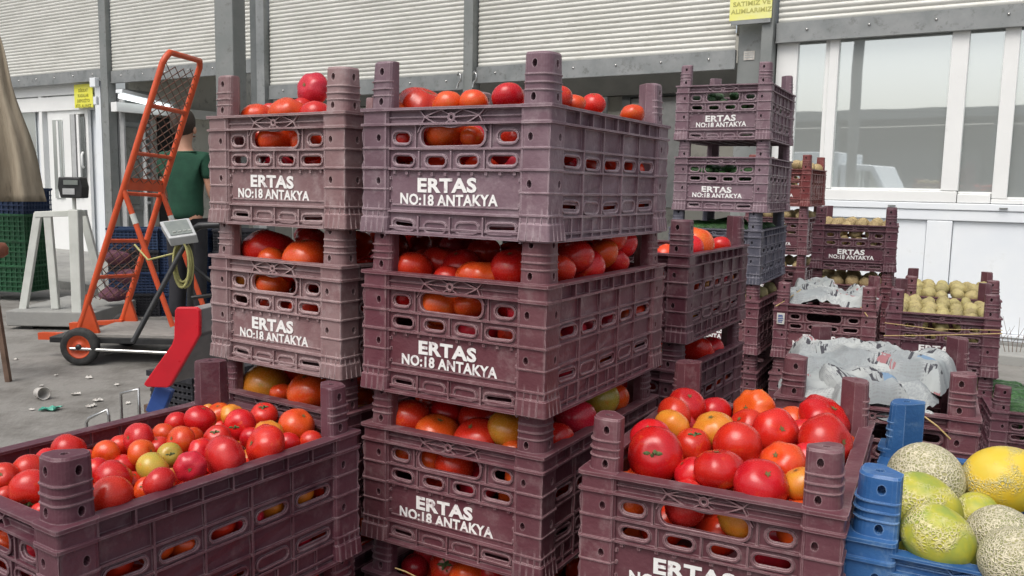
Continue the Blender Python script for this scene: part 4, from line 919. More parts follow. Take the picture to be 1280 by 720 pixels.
# ---- white window front on the right
r_ = wroot('window_front', 'white window front with big sliding panes over white wall panels', 'shop front')
def fbox(name, x0, x1, y0, y1, z0, z1, mk='upvc', bev=.006): 
    mb = MB(); mb.box(x0, x1, y0, y1, z0, z1); return mb.build(name, M[mk], r_, bevel=bev)
fbox('jamb', -2.09, -1.90, .03, .12, 1.325, 2.64)
fbox('jamb', -1.625, -1.545, .02, .12, 1.325, 2.64); fbox('jamb', -.655, -.525, .015, .12, 1.325, 2.64); fbox('jamb', -.275, -.165, .015, .12, 1.265, 2.64); fbox('jamb', .62, .72, .015, .12, 1.265, 2.64); fbox('jamb', 1.6, 1.72, .015, .12, 1.265, 2.64)
fbox('sill', -2.09, -.53, .0, .12, 1.225, 1.320); fbox('sill', -.525, -.28, .005, .12, 1.225, 1.300); fbox('sill', -.277, 2.6, .01, .12, 1.225, 1.262)
for x0, x1, z0 in ((-1.90, -1.665, 1.322), (-1.545, -.655, 1.322), (-.525, -.275, 1.302), (-.165, .62, 1.264), (.72, 1.6, 1.264)):
    mb = MB(); mb.box(x0, x1, .065, .073, z0, 2.638); mb.build('pane', M['glass'], r_)
    for (a, b, c, d) in ((x0, x1, z0+.0005, z0+.018),):
        mb = MB(); mb.box(a, b, .045, .063, c, d); mb.build('pane_bead', M['upvc'], r_)
fbox('frame_rail', -1.662, -1.628, .045, .11, 1.322, 2.638, 'upvc', .003)
fbox('belt_rail', -2.09, 2.6, -.012, .12, 1.165, 1.221, 'white')
# lower wall: four recessed panels and their stiles
for x0, x1 in ((-2.08, -1.75), (-1.63, -.74), (-.54, .35), (.55, 1.45)):
    fbox('wall_panel', x0+.002, x1-.002, .03, .06, .16, 1.072, 'white', .004)
xs = [(-2.09, -2.082), (-1.748, -1.632), (-.738, -.542), (.352, .548), (1.452, 2.6)]
for x0, x1 in xs: fbox('stile', x0, x1, .0, .08, .16, 1.072, 'white', .006)
fbox('top_rail', -2.09, 2.6, .0, .08, 1.075, 1.162, 'white', .006); fbox('kick_rail', -2.09, 2.6, -.006, .08, .10, .157, 'white', .006)
fbox('green_strip', -2.09, 2.6, -.016, -.008, .128, .136, 'steel', 0); fbox('plinth', -2.09, 2.6, -.02, .1, 0, .097, 'slab', .004)
for x in (-1.02, -.18): fbox('latch', x-.03, x+.03, -.03, -.013, 1.185, 1.195, 'steel', .002)
# room behind the panes
mb = MB(); mb.box(-2.4, 3.0, 3.2, 3.3, 0, 2.75); mb.box(-2.5, -2.4, .35, 3.3, 0, 2.75); mb.box(3, 3.1, .12, 3.3, 0, 2.75); mb.box(-2.5, 3.1, .12, 3.3, 2.75, 2.85); mb.build('office_wall', M['beige'], r_)
mb = MB(); mb.box(-.17, .3, .5, .9, .1, 1.5); mb.build('cabinet', M['white'], r_)

# ---- recess behind the middle shutters
r_ = wroot('inner_hall', 'dim inner hall with beige walls behind the raised middle shutters', 'building')
mb = MB(); mb.box(-12.0, -2.42, 3.6, 3.8, 0, 3.4); mb.build('rear_wall', M['beige'], r_)
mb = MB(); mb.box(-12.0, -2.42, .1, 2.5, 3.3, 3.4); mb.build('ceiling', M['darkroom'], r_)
mb = MB(); mb.box(-2.42, -2.32, .35, 3.8, 0, 3.4); mb.build('side_wall', M['beige'], r_)
def ib(name, x0, x1, y0, y1, z0, z1, mk, parent=None):
    mb = MB(); mb.box(x0, x1, y0, y1, z0, z1); return mb.build(name, M[mk], parent or r_)
ib('dark_band', -12.0, -2.42, 3.45, 3.599, 2.62, 2.98, 'darkroom')  # added dark strip, gives the dark band below the shutters
def ws(u, v_, d): return wall_s(u, v_, d)
def px_box(name, u0, u1, v0, v1, d, th, mk, parent, rr=None):
    a = ws(u0, v0, d); b = ws(u1, v1, d); z0, z1 = sorted((a[1], b[1])); x0, x1 = sorted((a[0], b[0]))
    return ib(name, x0, x1, d, d+th, max(z0, .02), z1, mk, parent)
w2 = px_box('window', 716, 752, 105, 150, 3.50, .09, 'upvc', r_); px_box('pane', 722, 744, 122, 134, 3.48, .015, 'glass_dim', w2)
dr = px_box('door', 784, 850, 124, 260, 3.52, .07, 'greyplastic', r_); px_box('door_frame', 778, 783, 112, 260, 3.49, .1, 'steel_dark', dr); px_box('door_frame', 783.5, 850, 112, 119, 3.49, .1, 'steel_dark', dr)
mb = MB(); mb.tube([(ws(757, 120, 3.4)[0], 3.4, .1), (ws(757, 120, 3.4)[0], 3.4, 2.6)], .04, 8); mb.build('pipe', M['galv'], r_)
# ---- left inner front (seen beside the trolley): pale partition with door, window and tube lamp
pt_ = wroot('office_partition', 'pale receding side wall with dark doorway and striped column behind the orange trolley', 'partition')
XS = -11.95
def sw_(u, v_, x=XS):
    r = ray(u, v_); t = ((P0 + EX*x - CAM).dot(EX))/r.dot(EX); q = CAM + r*t; return ((q-P0).dot(EY), q.z)
def sbox(name, u0, u1, v0, v1, x, th, mk, parent=None, bottom=None):
    a, b = sw_(u0, v0, x), sw_(u1, v1, x); y0, y1 = sorted((a[0], b[0])); z0, z1 = sorted((a[1], b[1])); z0 = max(.11, z0) if bottom is None else bottom
    mb = MB(); mb.box(x-th, x, y0, y1, z0, z1); return mb.build(name, M[mk], parent or pt_)
mb = MB(); mb.box(-12.1, -12.0, .25, 3.59, .1, 3.29); mb.build('wall_face', M['beige'], pt_)
w3 = sbox('window', 153, 179, 152, 262, -11.955, .04, 'steel'); sbox('pane', 157, 175, 158, 255, -11.94, .012, 'glass_dim', w3)
sbox('column', 180, 187, 150, 330, -11.90, .09, 'upvc', bottom=.1); sbox('column', 190, 195, 150, 330, -11.90, .09, 'greyplastic', bottom=.1)
sbox('doorway', 198, 224, 147, 330, -11.94, .05, 'void', bottom=.1)  # solid near-black sheet, darkness of the opening put into its colour
sbox('ledge', 146, 330, 139, 146, -11.85, .14, 'upvc')
for i in range(16):
    y = sw_(185, 200, -11.89)[0]; mb = MB(); mb.box(-11.899, -11.885, y-.03, y+.03, .9+i*.1, .94+i*.1); mb.build('hinge_mark', M['greyplastic'], pt_)
lm = wroot('tube_lamp', 'long fluorescent tube lamp under the ceiling behind the trolley', 'lamp')
a, b = sw_(149, 120, -11.7), sw_(215, 136, -11.7)
mb = MB(); mb.bar((-11.7, a[0], a[1]), (-11.7, b[0], b[1]), .05, .06); mb.build('tube', M['lamp'], lm)
mb = MB(); mb.bar((-11.7, a[0], a[1]+.075), (-11.7, b[0], b[1]+.075), .16, .05); mb.build('housing', M['white'], lm)

# ---- white booth at the far left
bt = wroot('white_booth', 'white framed booth with a glazed door at the far left', 'booth')
def bb(name, u0, u1, v0, v1, d, th, mk, bev=.0, par=None): return px_box(name, u0, u1, v0, v1, d, th, mk, par or bt)
d0 = .10
bb('front_panel', -60, 134, 113, 345, d0+.12, .05, 'white')
bb('corner_post', 118, 134, 108, 345, d0-.04, .15, 'white'); bb('return_panel', 136, 160, 112, 330, d0+.02, .5, 'steel')
for u in (139, 146, 153): bb('return_rib', u, u+2.5, 112, 330, d0-.02, .03, 'greyplastic')
bb('transom', -60, 117, 129.5, 136, d0, .1, 'upvc'); bb('head', -60, 117, 112, 116, d0, .1, 'upvc')
bb('mullion', 51, 58, 117, 345, d0+.005, .09, 'upvc')
for u0, u1, v0, v1 in ((-60, 50, 117, 129), (60, 93, 117, 129), (-60, 49, 138, 255)): bb('pane', u0, u1, v0, v1, d0+.08, .01, 'glass')
dl = bb('door_leaf', 59, 117, 138, 330, d0+.03, .05, 'upvc'); bb('door_pane', 65, 81, 150, 248, d0+.01, .015, 'glass', par=dl); bb('door_bar', 72, 74, 151, 247, d0-.005, .012, 'upvc', par=dl)
dg_ = bb('open_doorway', 87, 109, 143, 246, d0+.02, .006, 'darkroom'); bb('door_edge', 87.5, 97, 143, 246, d0-.01, .025, 'greyplastic', par=dg_); bb('door_edge', 97.6, 99, 143, 246, d0-.014, .03, 'upvc', par=dg_); bb('door_pane', 100, 108.5, 146, 244, d0+.005, .01, 'glass_dim', par=dg_)  # thin dark sheet stands in for the unlit space behind the door
mb = MB(); a = ws(104, 200, d0-.02); mb.tube([(a[0], -.02+d0, a[1]+.12), (a[0]+.03, d0-.06, a[1]+.08), (a[0]+.03, d0-.06, a[1]-.08), (a[0], -.02+d0, a[1]-.12)], .018, 6); mb.build('handle', M['upvc'], bt)
ys = wroot('yellow_notice', 'yellow notice with rows of olive print on the white booth', 'sign')
a, b = ws(93, 106, .04), ws(117, 134, .04)
ib('sheet', a[0], b[0], .03, .04, b[1], a[1], 'yellow', ys)
text_on(ys, ['DİKKAT', 'KASALAR', 'DEPOZİTO', 'FİŞ ALINIZ'], 'sign_ink', (a[0]+b[0])/2, .0285, a[1]-.12, .066, .080)

# square steel column in front of the shutters
sc = aty(289, 100, 8.6)
col_ = empty('square_column', (sc.x, sc.y, 0), R(-18), 'square grey steel column standing before the shutters left of the crates', 'column')
mb = MB(); mb.box(-.105, .105, -.105, .105, .02, 5.3); mb.build('shaft', M['steel'], col_, bevel=.01); mb = MB(); mb.box(-.17, .17, -.17, .17, 0, .018); mb.build('base_plate', M['galv'], col_)

# ------------------------------------------------------------------ what the panes reflect: the opposite side of the yard
r_ = wroot('opposite_hall', 'long dark market hall across the yard, mirrored in the window panes', 'building')
mb = MB(); mb.box(-60, 50, -42, -41.8, 0, 4.8); mb.build('wall', M['steel'], r_); mb = MB(); mb.box(-60, 50, -42.2, -37, 4.85, 5.3); mb.build('roof', M['steel'], r_)
for i in range(16):
    mb = MB(); mb.box(-58+i*7, -57.7+i*7, -37.6, -37.3, 0, 4.85); mb.build('column', M['steel'], r_)
for i in range(15):
    mb = MB(); mb.box(-57+i*7, -51.6+i*7, -41.75, -41.65, .2, 3.6); mb.build('gate', M['galv'], r_)
yp = empty('yard_lamp_post', tuple(wl(-3.1, -9.5)), AW, 'tall steel post in the yard, mirrored in the largest pane', 'post'); mb = MB(); mb.tube([(0, 0, 0), (0, 0, 7)], .10, 10); mb.build('shaft', M['steel'], yp); mb = MB(); mb.box(-.6, .6, -.08, .08, 7, 7.1); mb.build('cross_arm', M['steel'], yp)
vn = empty('white_box_truck', tuple(wl(-6.0, -17)), AW+.15, 'white box truck parked across the yard, mirrored in the window', 'truck')
mb = MB(); mb.box(-2.2, 1.6, -1, 1, .75, 2.35); mb.build('cargo_box', M['white'], vn, bevel=.03)
mb = MB(); mb.prism([(1.65, .5), (3.2, .5), (3.2, 1.1), (2.85, 1.3), (2.5, 2.0), (1.65, 2.05)], 1.9, lambda a, b, c: (a, c-.95, b)); mb.build('cab', M['white'], vn, bevel=.04)
mb = MB(); mb.prism([(1.9, 1.25), (2.75, 1.25), (2.45, 1.85), (1.9, 1.85)], 1.93, lambda a, b, c: (a, c-.965, b)); mb.build('cab_window', M['glass'], vn)
for x in (-1.3, 2.5):
    for y in (-.95, .75):
        mb = MB(); mb.lathe([(.05, 0), (.38, 0), (.42, .05), (.42, .17), (.38, .22), (.05, .22)], 16, (x, y, .42), 'y'); mb.build('wheel', M['rubber'], vn)
mb = MB(); mb.box(-2.2, 2.9, -.5, .5, .5, .72); mb.build('chassis', M['blackmetal'], vn)

# ------------------------------------------------------------------ orange ladder trolley
tr = empty('ladder_trolley', (-2.8, 6.1, 0), 0, 'tall orange ladder trolley with wire mesh back and rubber wheels', 'hand truck')
TO = Vector((-2.8, 6.1, 0))
ya, yb = 5.9, 6.43
def tp(u, v_, y): return aty(u, v_, y)-TO
A0, A1 = tp(100, 410, ya), tp(207, 66, ya); B0, B1 = tp(152, 404, yb), tp(251, 79, yb)
def lerp(a, b, t_): return a+(b-a)*t_
A9 = lerp(A0, A1, .965); B9 = lerp(B0, B1, .965)
mb = MB(); mb.tube([A0, lerp(A0, A1, .5), A9, lerp(A0, A1, .985)+Vector((.005, .01, 0)), A1+Vector((.01, .05, .01)), B1+Vector((.01, -.05, .01)), lerp(B0, B1, .985)+Vector((.005, -.01, 0)), B9, lerp(B0, B1, .5), B0], .022, 10); mb.build('side_rails', M['orange'], tr)
for t_, r1 in ((.19, .014), (.325, .014), (.50, .014), (.645, .014), (.815, .016)):
    mb = MB(); mb.tube([lerp(A0, A1, t_), lerp(B0, B1, t_)], r1, 8); mb.build('rung', M['orange'], tr)
mb = MB(); a, b = lerp(A0, A1, .535), lerp(B0, B1, .535); mb.bar(a, b, .012, .085); mb.build('cross_plate', M['orange'], tr)
P1a, P1b = lerp(A0, A1, .515), tp(216, 408, ya); P2a, P2b = lerp(B0, B1, .515), tp(262, 404, yb)
for a, b in ((P1a, P1b), (P2a, P2b)):
    mb = MB(); mb.tube([a, b], .019, 10); pl = mb.build('prop_leg', M['orange'], tr)
    mb = MB(); mb.tube([lerp(a, b, .18), lerp(a, b, .25)], .0205, 10); tag(mb.build('tape', M['scalewhite'], pl), 'white tape band')
wm = MB()
for k in range(-14, 30):
    for sg in (1, -1):
        # wires crossing diagonally between the rails
        pts = []
        for i in range(13):
            s_ = i/12; t_ = .30+k*.034+sg*(s_*.15)
            if .52 <= t_ <= .97: pts.append(lerp(lerp(A0, A1, t_), lerp(B0, B1, t_), s_))
        if len(pts) > 1: wm.tube([pts[0], pts[-1]], .0035, 4, False)
for k in range(-14, 30):
    for sg in (1, -1):
        pts = []
        for i in range(13):
            s_ = i/12; t_ = .10+k*.034+sg*(s_*.15)
            if .10 <= t_ <= .33: pts.append(lerp(lerp(A0, A1, t_), lerp(B0, B1, t_), s_))
        if len(pts) > 1: wm.tube([pts[0], pts[-1]], .003, 4, False)
w_ = wm.build('wire_mesh', M['mesh'], tr); w_['kind'] = 'stuff'
for P in (A0, B0):      # triangular foot brackets
    mb = MB(); x, y, z = P; mb.prism([(x-.05, z-.04), (x+.14, z-.04), (x+.10, z+.10), (x+.055, z+.24), (x+.02, z+.1)], .03, lambda a, b, c: (a, y-.015+c, b)); mb.build('foot_bracket', M['orange'], tr)
mb = MB(); mb.box(-.42, .55, -.25, .40, .150, .19); mb.build('chassis', M['blackmetal'], tr, bevel=.004)
for k in range(4):
    mb = MB(); mb.box(-.20, .55, -.25+k*.164, -.25+k*.164+.158, .192, .215); mb.build('deck_plank', M['plank'], tr, bevel=.003)
mb = MB(); mb.bar((-.55, .30, .17), (-.15, .30, .20), .06, .06); mb.bar((-.62, .0, .15), (-.2, -.1, .17), .05, .05); mb.build('tow_bar', M['orange'], tr)
mb = MB(); mb.tube([(.5, -.30, .10), (-.25, -.30, .12)], .012, 8); mb.build('axle_rod', M['chrome'], tr)
mb = MB(); mb.box(.50, .56, -.27, -.20, .13, .26); mb.build('corner_bracket', M['orange'], tr)
for x, y in ((-.19, -.28), (-.19, .44), (.47, -.1), (.47, .30)):
    rw = .132 if x < 0 else .09
    q = MB(); q.lathe([(rw*.62, -.028), (rw*.80, -.034), (rw*.96, -.028), (rw, -.012), (rw, .012), (rw*.96, .028), (rw*.80, .034), (rw*.62, .028)], 28, (x, y, rw), 'y')
    wh = q.build('wheel', M['rubber'], tr); tag(wh)
    q = MB(); q.lathe([(.0001, -.022), (rw*.16, -.022), (rw*.2, -.012), (rw*.45, -.008), (rw*.56, -.024), (rw*.64, -.026), (rw*.64, .026), (rw*.56, .024), (rw*.2, .012), (.0001, .02)], 24, (x, y, rw), 'y'); q.build('rim', M['orange'], wh)
    q = MB(); q.lathe([(.0001, -.036), (rw*.14, -.036), (rw*.16, -.022), (rw*.16, .03), (.0001, .03)], 10, (x, y, rw), 'y'); q.build('hub', M['blackmetal'], wh)

# ------------------------------------------------------------------ off-white weighing frame with black indicator
sy = 7.2
sb = aty(80, 405, sy); SO = Vector((sb.x, sb.y, 0))
sw = empty('platform_scale', SO, 0, 'off-white platform scale with A-frame and black indicator head', 'scale')
def sp_(u, v_, y=sy): return aty(u, v_, y)-SO
mb = MB(); mb.bar(sp_(94, 262), sp_(99, 400), .085, .085, (0, 1, 0)); mb.build('column', M['scalewhite'], sw, bevel=.008)
for a, b in (((48, 267), (29, 390)), ((60, 270), (70, 386)), ((104, 268), (131, 372))):
    y2 = sy+.35 if a[0] == 104 else sy+.1
    mb = MB(); mb.bar(sp_(*a, y2), sp_(*b, y2), .065, .04, (0, 1, 0)); mb.build('leg', M['scalewhite'], sw, bevel=.005)
mb = MB(); mb.bar(sp_(45, 268, sy+.1), sp_(108, 266, sy+.1), .05, .05); mb.build('top_bar', M['scalewhite'], sw, bevel=.005)
mb = MB(); a = sp_(12, 410); mb.box(a.x, sp_(100, 410).x+.15, -.05, .95, .03, .16); mb.build('weighing_plate', M['slab'], sw, bevel=.01)
mb = MB(); mb.box(a.x+.1, a.x+.2, 0, .1, 0, .03); mb.box(.2, .3, 0, .1, 0, .03); mb.box(a.x+.1, a.x+.2, .8, .9, 0, .03); mb.box(.2, .3, .8, .9, 0, .03); mb.build('foot', M['blackmetal'], sw)
hd = sp_(92, 234); mb = MB(); mb.prism([(-.085, -.09), (.095, -.09), (.105, .0), (.085, .085), (-.095, .085), (-.105, .0)], .12, lambda a, b, c: (hd.x+a, hd.y-.06+c, hd.z+b)); ih = mb.build('indicator_head', M['blackmetal'], sw, bevel=.01)
mb = MB(); mb.box(hd.x-.05, hd.x+.07, hd.y-.068, hd.y-.062, hd.z+.02, hd.z+.06); mb.build('display', M['lcd'], ih); mb = MB(); mb.box(hd.x-.06, hd.x+.04, hd.y-.067, hd.y-.062, hd.z-.06, hd.z-.01); mb.build('key_pad', M['greyplastic'], ih)
mb = MB(); mb.tube([(hd.x, hd.y, hd.z-.08), (hd.x, hd.y, sp_(94, 262).z)], .016, 8); mb.build('neck', M['scalewhite'], sw)

# ------------------------------------------------------------------ black platform scale with grey display and coiled cable
by_ = 5.1
bo = aty(250, 330, by_); BO = Vector((bo.x, bo.y, 0))
bs = empty('platform_scale', BO, 0, 'black platform scale with grey display and yellow coiled cable', 'scale')
def bp(u, v_, y=by_): return aty(u, v_, y)-BO
mb = MB(); mb.tube([bp(238, 420, 5.2), bp(238, 300), bp(241, 288), bp(250, 282), bp(275, 281)], .022, 8); mb.build('column', M['blackmetal'], bs)
mb = MB(); mb.tube([bp(233, 302, 4.95), bp(166, 428, 4.75)], .016, 8); mb.build('brace', M['blackmetal'], bs)
mb = MB(); mb.tube([bp(236, 330), bp(262, 350), bp(285, 352)], .014, 8); mb.tube([bp(240, 372), bp(290, 366)], .012, 8); mb.build('handle', M['blackmetal'], bs)
q0, q1, q2, q3 = bp(199, 277, 5.0), bp(236, 272, 5.05), bp(246, 293, 4.92), bp(211, 298, 4.88)
dn = Vector((.0, .03, -.05)); mb = MB(); mb.add([q0, q1, q2, q3, q0+dn, q1+dn, q2+dn, q3+dn], [(0, 1, 2, 3), (7, 6, 5, 4), (0, 4, 5, 1), (1, 5, 6, 2), (2, 6, 7, 3), (3, 7, 4, 0)]); ds = mb.build('display_housing', M['greyplastic'], bs, bevel=.006)
nn = (q1-q0).cross(q3-q0).normalized(); nn = nn if nn.z > 0 else -nn
cc = (q0+q1+q2+q3)/4; mb = MB(); k = [cc+(p-cc)*.78+nn*.002 for p in (q0, q1, q2, q3)]; mb.add(k+[p+nn*.003 for p in k], [(0, 1, 2, 3), (7, 6, 5, 4), (0, 4, 5, 1), (1, 5, 6, 2), (2, 6, 7, 3), (3, 7, 4, 0)]); mb.build('screen', M['lcd'], ds)
for i in range(4):
    c0 = cc+(q3-q0)*.22+(q1-q0)*(-.25+i*.17)+nn*.005; mb = MB(); mb.bar(c0, c0+(q1-q0)*.1, .02, .006); mb.build('key', M['scalewhite'], ds)
mb = MB(); cx = bp(228, 330, 4.95)
for k in range(5):
    pts = []
    for i in range(21):
        a = 2*math.pi*i/20; pts.append(cx+Vector((math.cos(a)*(.045+.006*math.sin(k*2)), -.02+k*.012, math.sin(a)*(.125+.012*math.cos(k*3))+.01*math.sin(k))))
    mb.tube(pts, .007, 6, False)
mb.tube([cx+Vector((-.05, 0, .06)), cx+Vector((-.2, .0, .02)), cx+Vector((-.32, .1, .10))], .006, 6); mb.build('coiled_cable', M['cable'], bs)
mb = MB(); mb.box(-.1, .5, -.1, .5, .06, .12); mb.box(-.05, .02, -.05, .02, 0, .06); mb.box(.4, .47, .4, .47, 0, .06); mb.build('weighing_plate', M['blackmetal'], bs)

# ------------------------------------------------------------------ red capped grey rail on a blue leg
ry = 2.65
ro = aty(230, 440, ry); RO = Vector((ro.x, ro.y, 0)); rr_ = empty('red_capped_rail', RO, 0, 'scuffed red end cap on a grey rail with a blue leg, left of the crates', 'rail')
outl = [(218, 388), (221, 384), (245, 384), (249, 388), (249.5, 400), (249, 419), (242, 432), (213, 482), (209, 485), (183, 484), (179, 481), (181, 477), (214, 431), (217, 423)]
back = Vector((.36, .55, .06))
fp = [aty(u, v_, ry)-RO for u, v_ in outl]; n = len(fp)
mb = MB(); cbk = Vector((.004, .014, 0)); mb.add(fp+[p+cbk for p in fp], [tuple(range(n)), tuple(range(2*n-1, n-1, -1))]+[(i, n+i, n+(i+1) % n, (i+1) % n) for i in range(n)]); mb.build('end_cap', M['red'], rr_, bevel=.004)
ins = [c+cbk*1.01 for c in [(sum(fp, Vector())/n)+(p-(sum(fp, Vector())/n))*.93 for p in fp]]
up4 = [aty(u, v_, ry)-RO+cbk*1.02 for u, v_ in ((221, 388), (247.5, 387), (247.5, 417), (240, 430), (219, 426))]; n2 = len(up4)
mb = MB(); mb.add(up4+[p+back for p in up4], [tuple(range(n2)), tuple(range(2*n2-1, n2-1, -1))]+[(i, n2+i, n2+(i+1) % n2, (i+1) % n2) for i in range(n2)]); mb.build('rail', M['greybeam'], rr_, bevel=.003)
lw4 = [aty(u, v_, ry)-RO+cbk*1.02 for u, v_ in ((238, 437), (247, 421), (214, 480), (205, 482))]
mb = MB(); mb.add(lw4+[p+back*.55 for p in lw4], [(0, 1, 2, 3), (7, 6, 5, 4), (0, 4, 5, 1), (1, 5, 6, 2), (2, 6, 7, 3), (3, 7, 4, 0)]); mb.build('under_guard', M['greybeam'], rr_)
mb = MB(); a = aty(207, 484, ry+.05)-RO; b = aty(194, 516, ry+.05)-RO; mb.bar(a, b, .055, .035, (0, 1, 0)); c = Vector((b.x-.05, b.y, 0)); mb.bar(b, c, .055, .035, (0, 1, 0)); mb.build('leg', M['bluepaint'], rr_, bevel=.004)
mb = MB(); e = back+Vector((.03, 0, 0)); mb.bar((e.x, e.y+.03, 0), (e.x, e.y+.03, .98), .05, .05); mb.build('leg', M['bluepaint'], rr_, bevel=.004)

# thin wire handles rising behind the lower left crate
for (pts, lb) in ((((152, 520), (151, 492), (173, 486), (174, 512)), 'bent steel wire handle nearer the red cap, behind lower left crate'), (((108, 528), (111, 523), (134, 512), (136, 520)), 'low steel wire handle farther left behind the lower left crate')):
    mb = MB(); P = [aty(u, v_, 1.75) for u, v_ in pts]; mb.tube([P[0]-Vector((0, 0, .5)), P[0], P[1], P[2], P[3], P[3]-Vector((0, 0, .5))], .0035, 6); o = mb.build('wire_handle', M['chrome']); tag(o, lb, 'handle', 'steel wire handles')

# ------------------------------------------------------------------ simple slotted crates in the background
def slot_crate_meshes(w_, d_, h_, nvert=9, nrow=5):
    mb = MB(); t_ = .012
    for sy_ in (-1, 1):
        y = sy_*(d_/2-t_/2)
        for k in range(nrow+1): z = k*(h_-t_)/nrow; mb.box(-w_/2, w_/2, y-t_/2, y+t_/2, z, z+t_)
        for k in range(nvert+1): x = -w_/2+t_/2+k*(w_-t_)/nvert; mb.box(x-t_/3, x+t_/3, y-t_/3, y+t_/3, .001, h_-.001)
    for sx in (-1, 1):
        x = sx*(w_/2-t_/2)
        for k in range(nrow+1): z = k*(h_-t_)/nrow; mb.box(x-t_/2, x+t_/2, -d_/2+t_, d_/2-t_, z, z+t_)
        for k in range(nvert): y = -d_/2+t_+(k+.5)*(d_-2*t_)/nvert; mb.box(x-t_/3, x+t_/3, y-t_/3, y+t_/3, .001, h_-.001)
    wall = mb.mesh('lattice_wall')
    mb = MB(); mb.box(-w_/2, w_/2, -d_/2, d_/2, h_+.0005, h_+.018); mb.box(-w_/2+.03, w_/2-.03, -d_/2+.03, d_/2-.03, .004, h_-.01); 
    mb2 = MB(); o = .018
    for x0, x1, y0, y1 in ((-w_/2-.008, w_/2+.008, -d_/2-.008, -d_/2+o), (-w_/2-.008, w_/2+.008, d_/2-o, d_/2+.008), (-w_/2-.008, -w_/2+o, -d_/2+o, d_/2-o), (w_/2-o, w_/2+.008, -d_/2+o, d_/2-o)): mb2.box(x0, x1, y0, y1, h_+.0005, h_+.02)
    lin = MB(); q_ = .014
    for x0, x1, y0, y1 in ((-w_/2+q_, w_/2-q_, -d_/2+q_, -d_/2+q_+.004), (-w_/2+q_, w_/2-q_, d_/2-q_-.004, d_/2-q_), (-w_/2+q_, -w_/2+q_+.004, -d_/2+q_+.004, d_/2-q_-.004), (w_/2-q_-.004, w_/2-q_, -d_/2+q_+.004, d_/2-q_-.004)): lin.box(x0, x1, y0, y1, .013, h_-.012)
    rim = mb2.mesh('rim'); mb3 = MB(); mb3.box(-w_/2+.014, w_/2-.014, -d_/2+.014, d_/2-.014, .002, .012); return wall, rim, mb3.mesh('bottom'), lin.mesh('liner')
SC = slot_crate_meshes(.58, .40, .26); SCs = slot_crate_meshes(.45, .30, .20, 12, 7)
def slotted(loc, rz, mk, lb, group, ms=SC, name='lattice_crate'):
    r_ = empty(name, loc, rz, lb, 'crate', group)
    obj('lattice_wall', ms[0], M[mk], r_); obj('rim', ms[1], M[mk], r_); obj('bottom', ms[2], M[mk], r_); obj('liner', ms[3], M[mk], r_); return r_
gp = 'lattice crates stacked left of the white scale'
bx_ = aty(20, 350, 9.0)
for i, (mk, lb) in enumerate((('green', 'green lattice crate, lowest left of the white scale'), ('green', 'green lattice crate in the middle, left of the white scale'), ('green', 'upper green lattice crate right under the blue one'), ('navy', 'blue lattice crate on top of the green ones, under the canvas'))):
    slotted((bx_.x+.02, bx_.y, .10+i*.265), R(-12), mk, lb, gp)
    slotted((bx_.x-.62, bx_.y+.1, .10+i*.265), R(-12), mk, lb.replace('left of the white scale', 'at the left edge of the photo').replace('right under', 'at the left edge under').replace('on top of the green ones, under the canvas', 'at the left edge, on top of green ones'), gp)
gp2 = 'dark lattice crates behind the orange trolley'
bx2 = aty(160, 392, 7.9)
for i in range(4):
    lv = ('lowest', 'second', 'third', 'topmost')[i]
    slotted((bx2.x+.02, bx2.y+.2, .0+i*.205+.0), R(8), 'navy' if i % 2 else 'black', '%s dark crate of the stack holding net sacks behind the trolley' % lv, gp2, SCs)
    slotted((bx2.x+.50, bx2.y+.25, i*.205), R(-6), 'navy', '%s navy crate of the right stack behind the trolley' % lv, gp2, SCs)
    slotted((bx2.x+.98, bx2.y+.3, i*.205), R(4), 'black', '%s black crate farthest right behind the trolley' % lv, gp2, SCs)
def sack(loc, r_, lb, seed):
    me = fruit_mesh('net_sack', seed, .75, 5, .08, nu=20, nv=12, dimple=.05, lump=.15); o = obj('net_sack', me, M['netbag']); o.location = loc; o.scale = (r_*1.3, r_, r_); return tag(o, lb, 'sack', 'purple net sacks')
for k, (u, v_, lb) in enumerate(((146, 322, 'purple net sack highest behind the trolley'), (158, 345, 'purple net sack right of the middle behind the trolley'), (140, 368, 'purple net sack lowest behind the trolley'))):
    sack(aty(u, v_, 7.55), .085, lb, 40+k)
slotted(tuple(aty(252, 492, 3.0))[:2]+(aty(252, 500, 3.0).z,), R(-30), 'black', 'black lattice crate with dark fruit behind the lower left crate', 'black crate by the left stack', slot_crate_meshes(.22, .26, .10, 9, 4))
o9 = empty('stand', tuple(aty(252, 492, 3.0))[:2]+(0,), R(-30), 'dark wooden stand under the black lattice crate', 'stand'); mb = MB(); zt = aty(252, 500, 3.0).z; mb.box(-.12, .12, -.15, .15, zt-.03, zt-.002); mb.build('top', M['wood'], o9)
for x in (-.1, .1):
    for y in (-.13, .13): mb = MB(); mb.box(x-.015, x+.015, y-.015, y+.015, 0, zt-.031); mb.build('leg', M['wood'], o9)
for k in range(6):
    q = aty(238+k*6, 474+(k % 2)*4, 2.98); o = obj('dark_plum', low, T['k']); o.location = q; o.scale = (.018,)*3; tag(o, '%s dark fruit from the left in the black lattice crate' % ORD[k], 'fruit', 'dark fruit in the black crate')

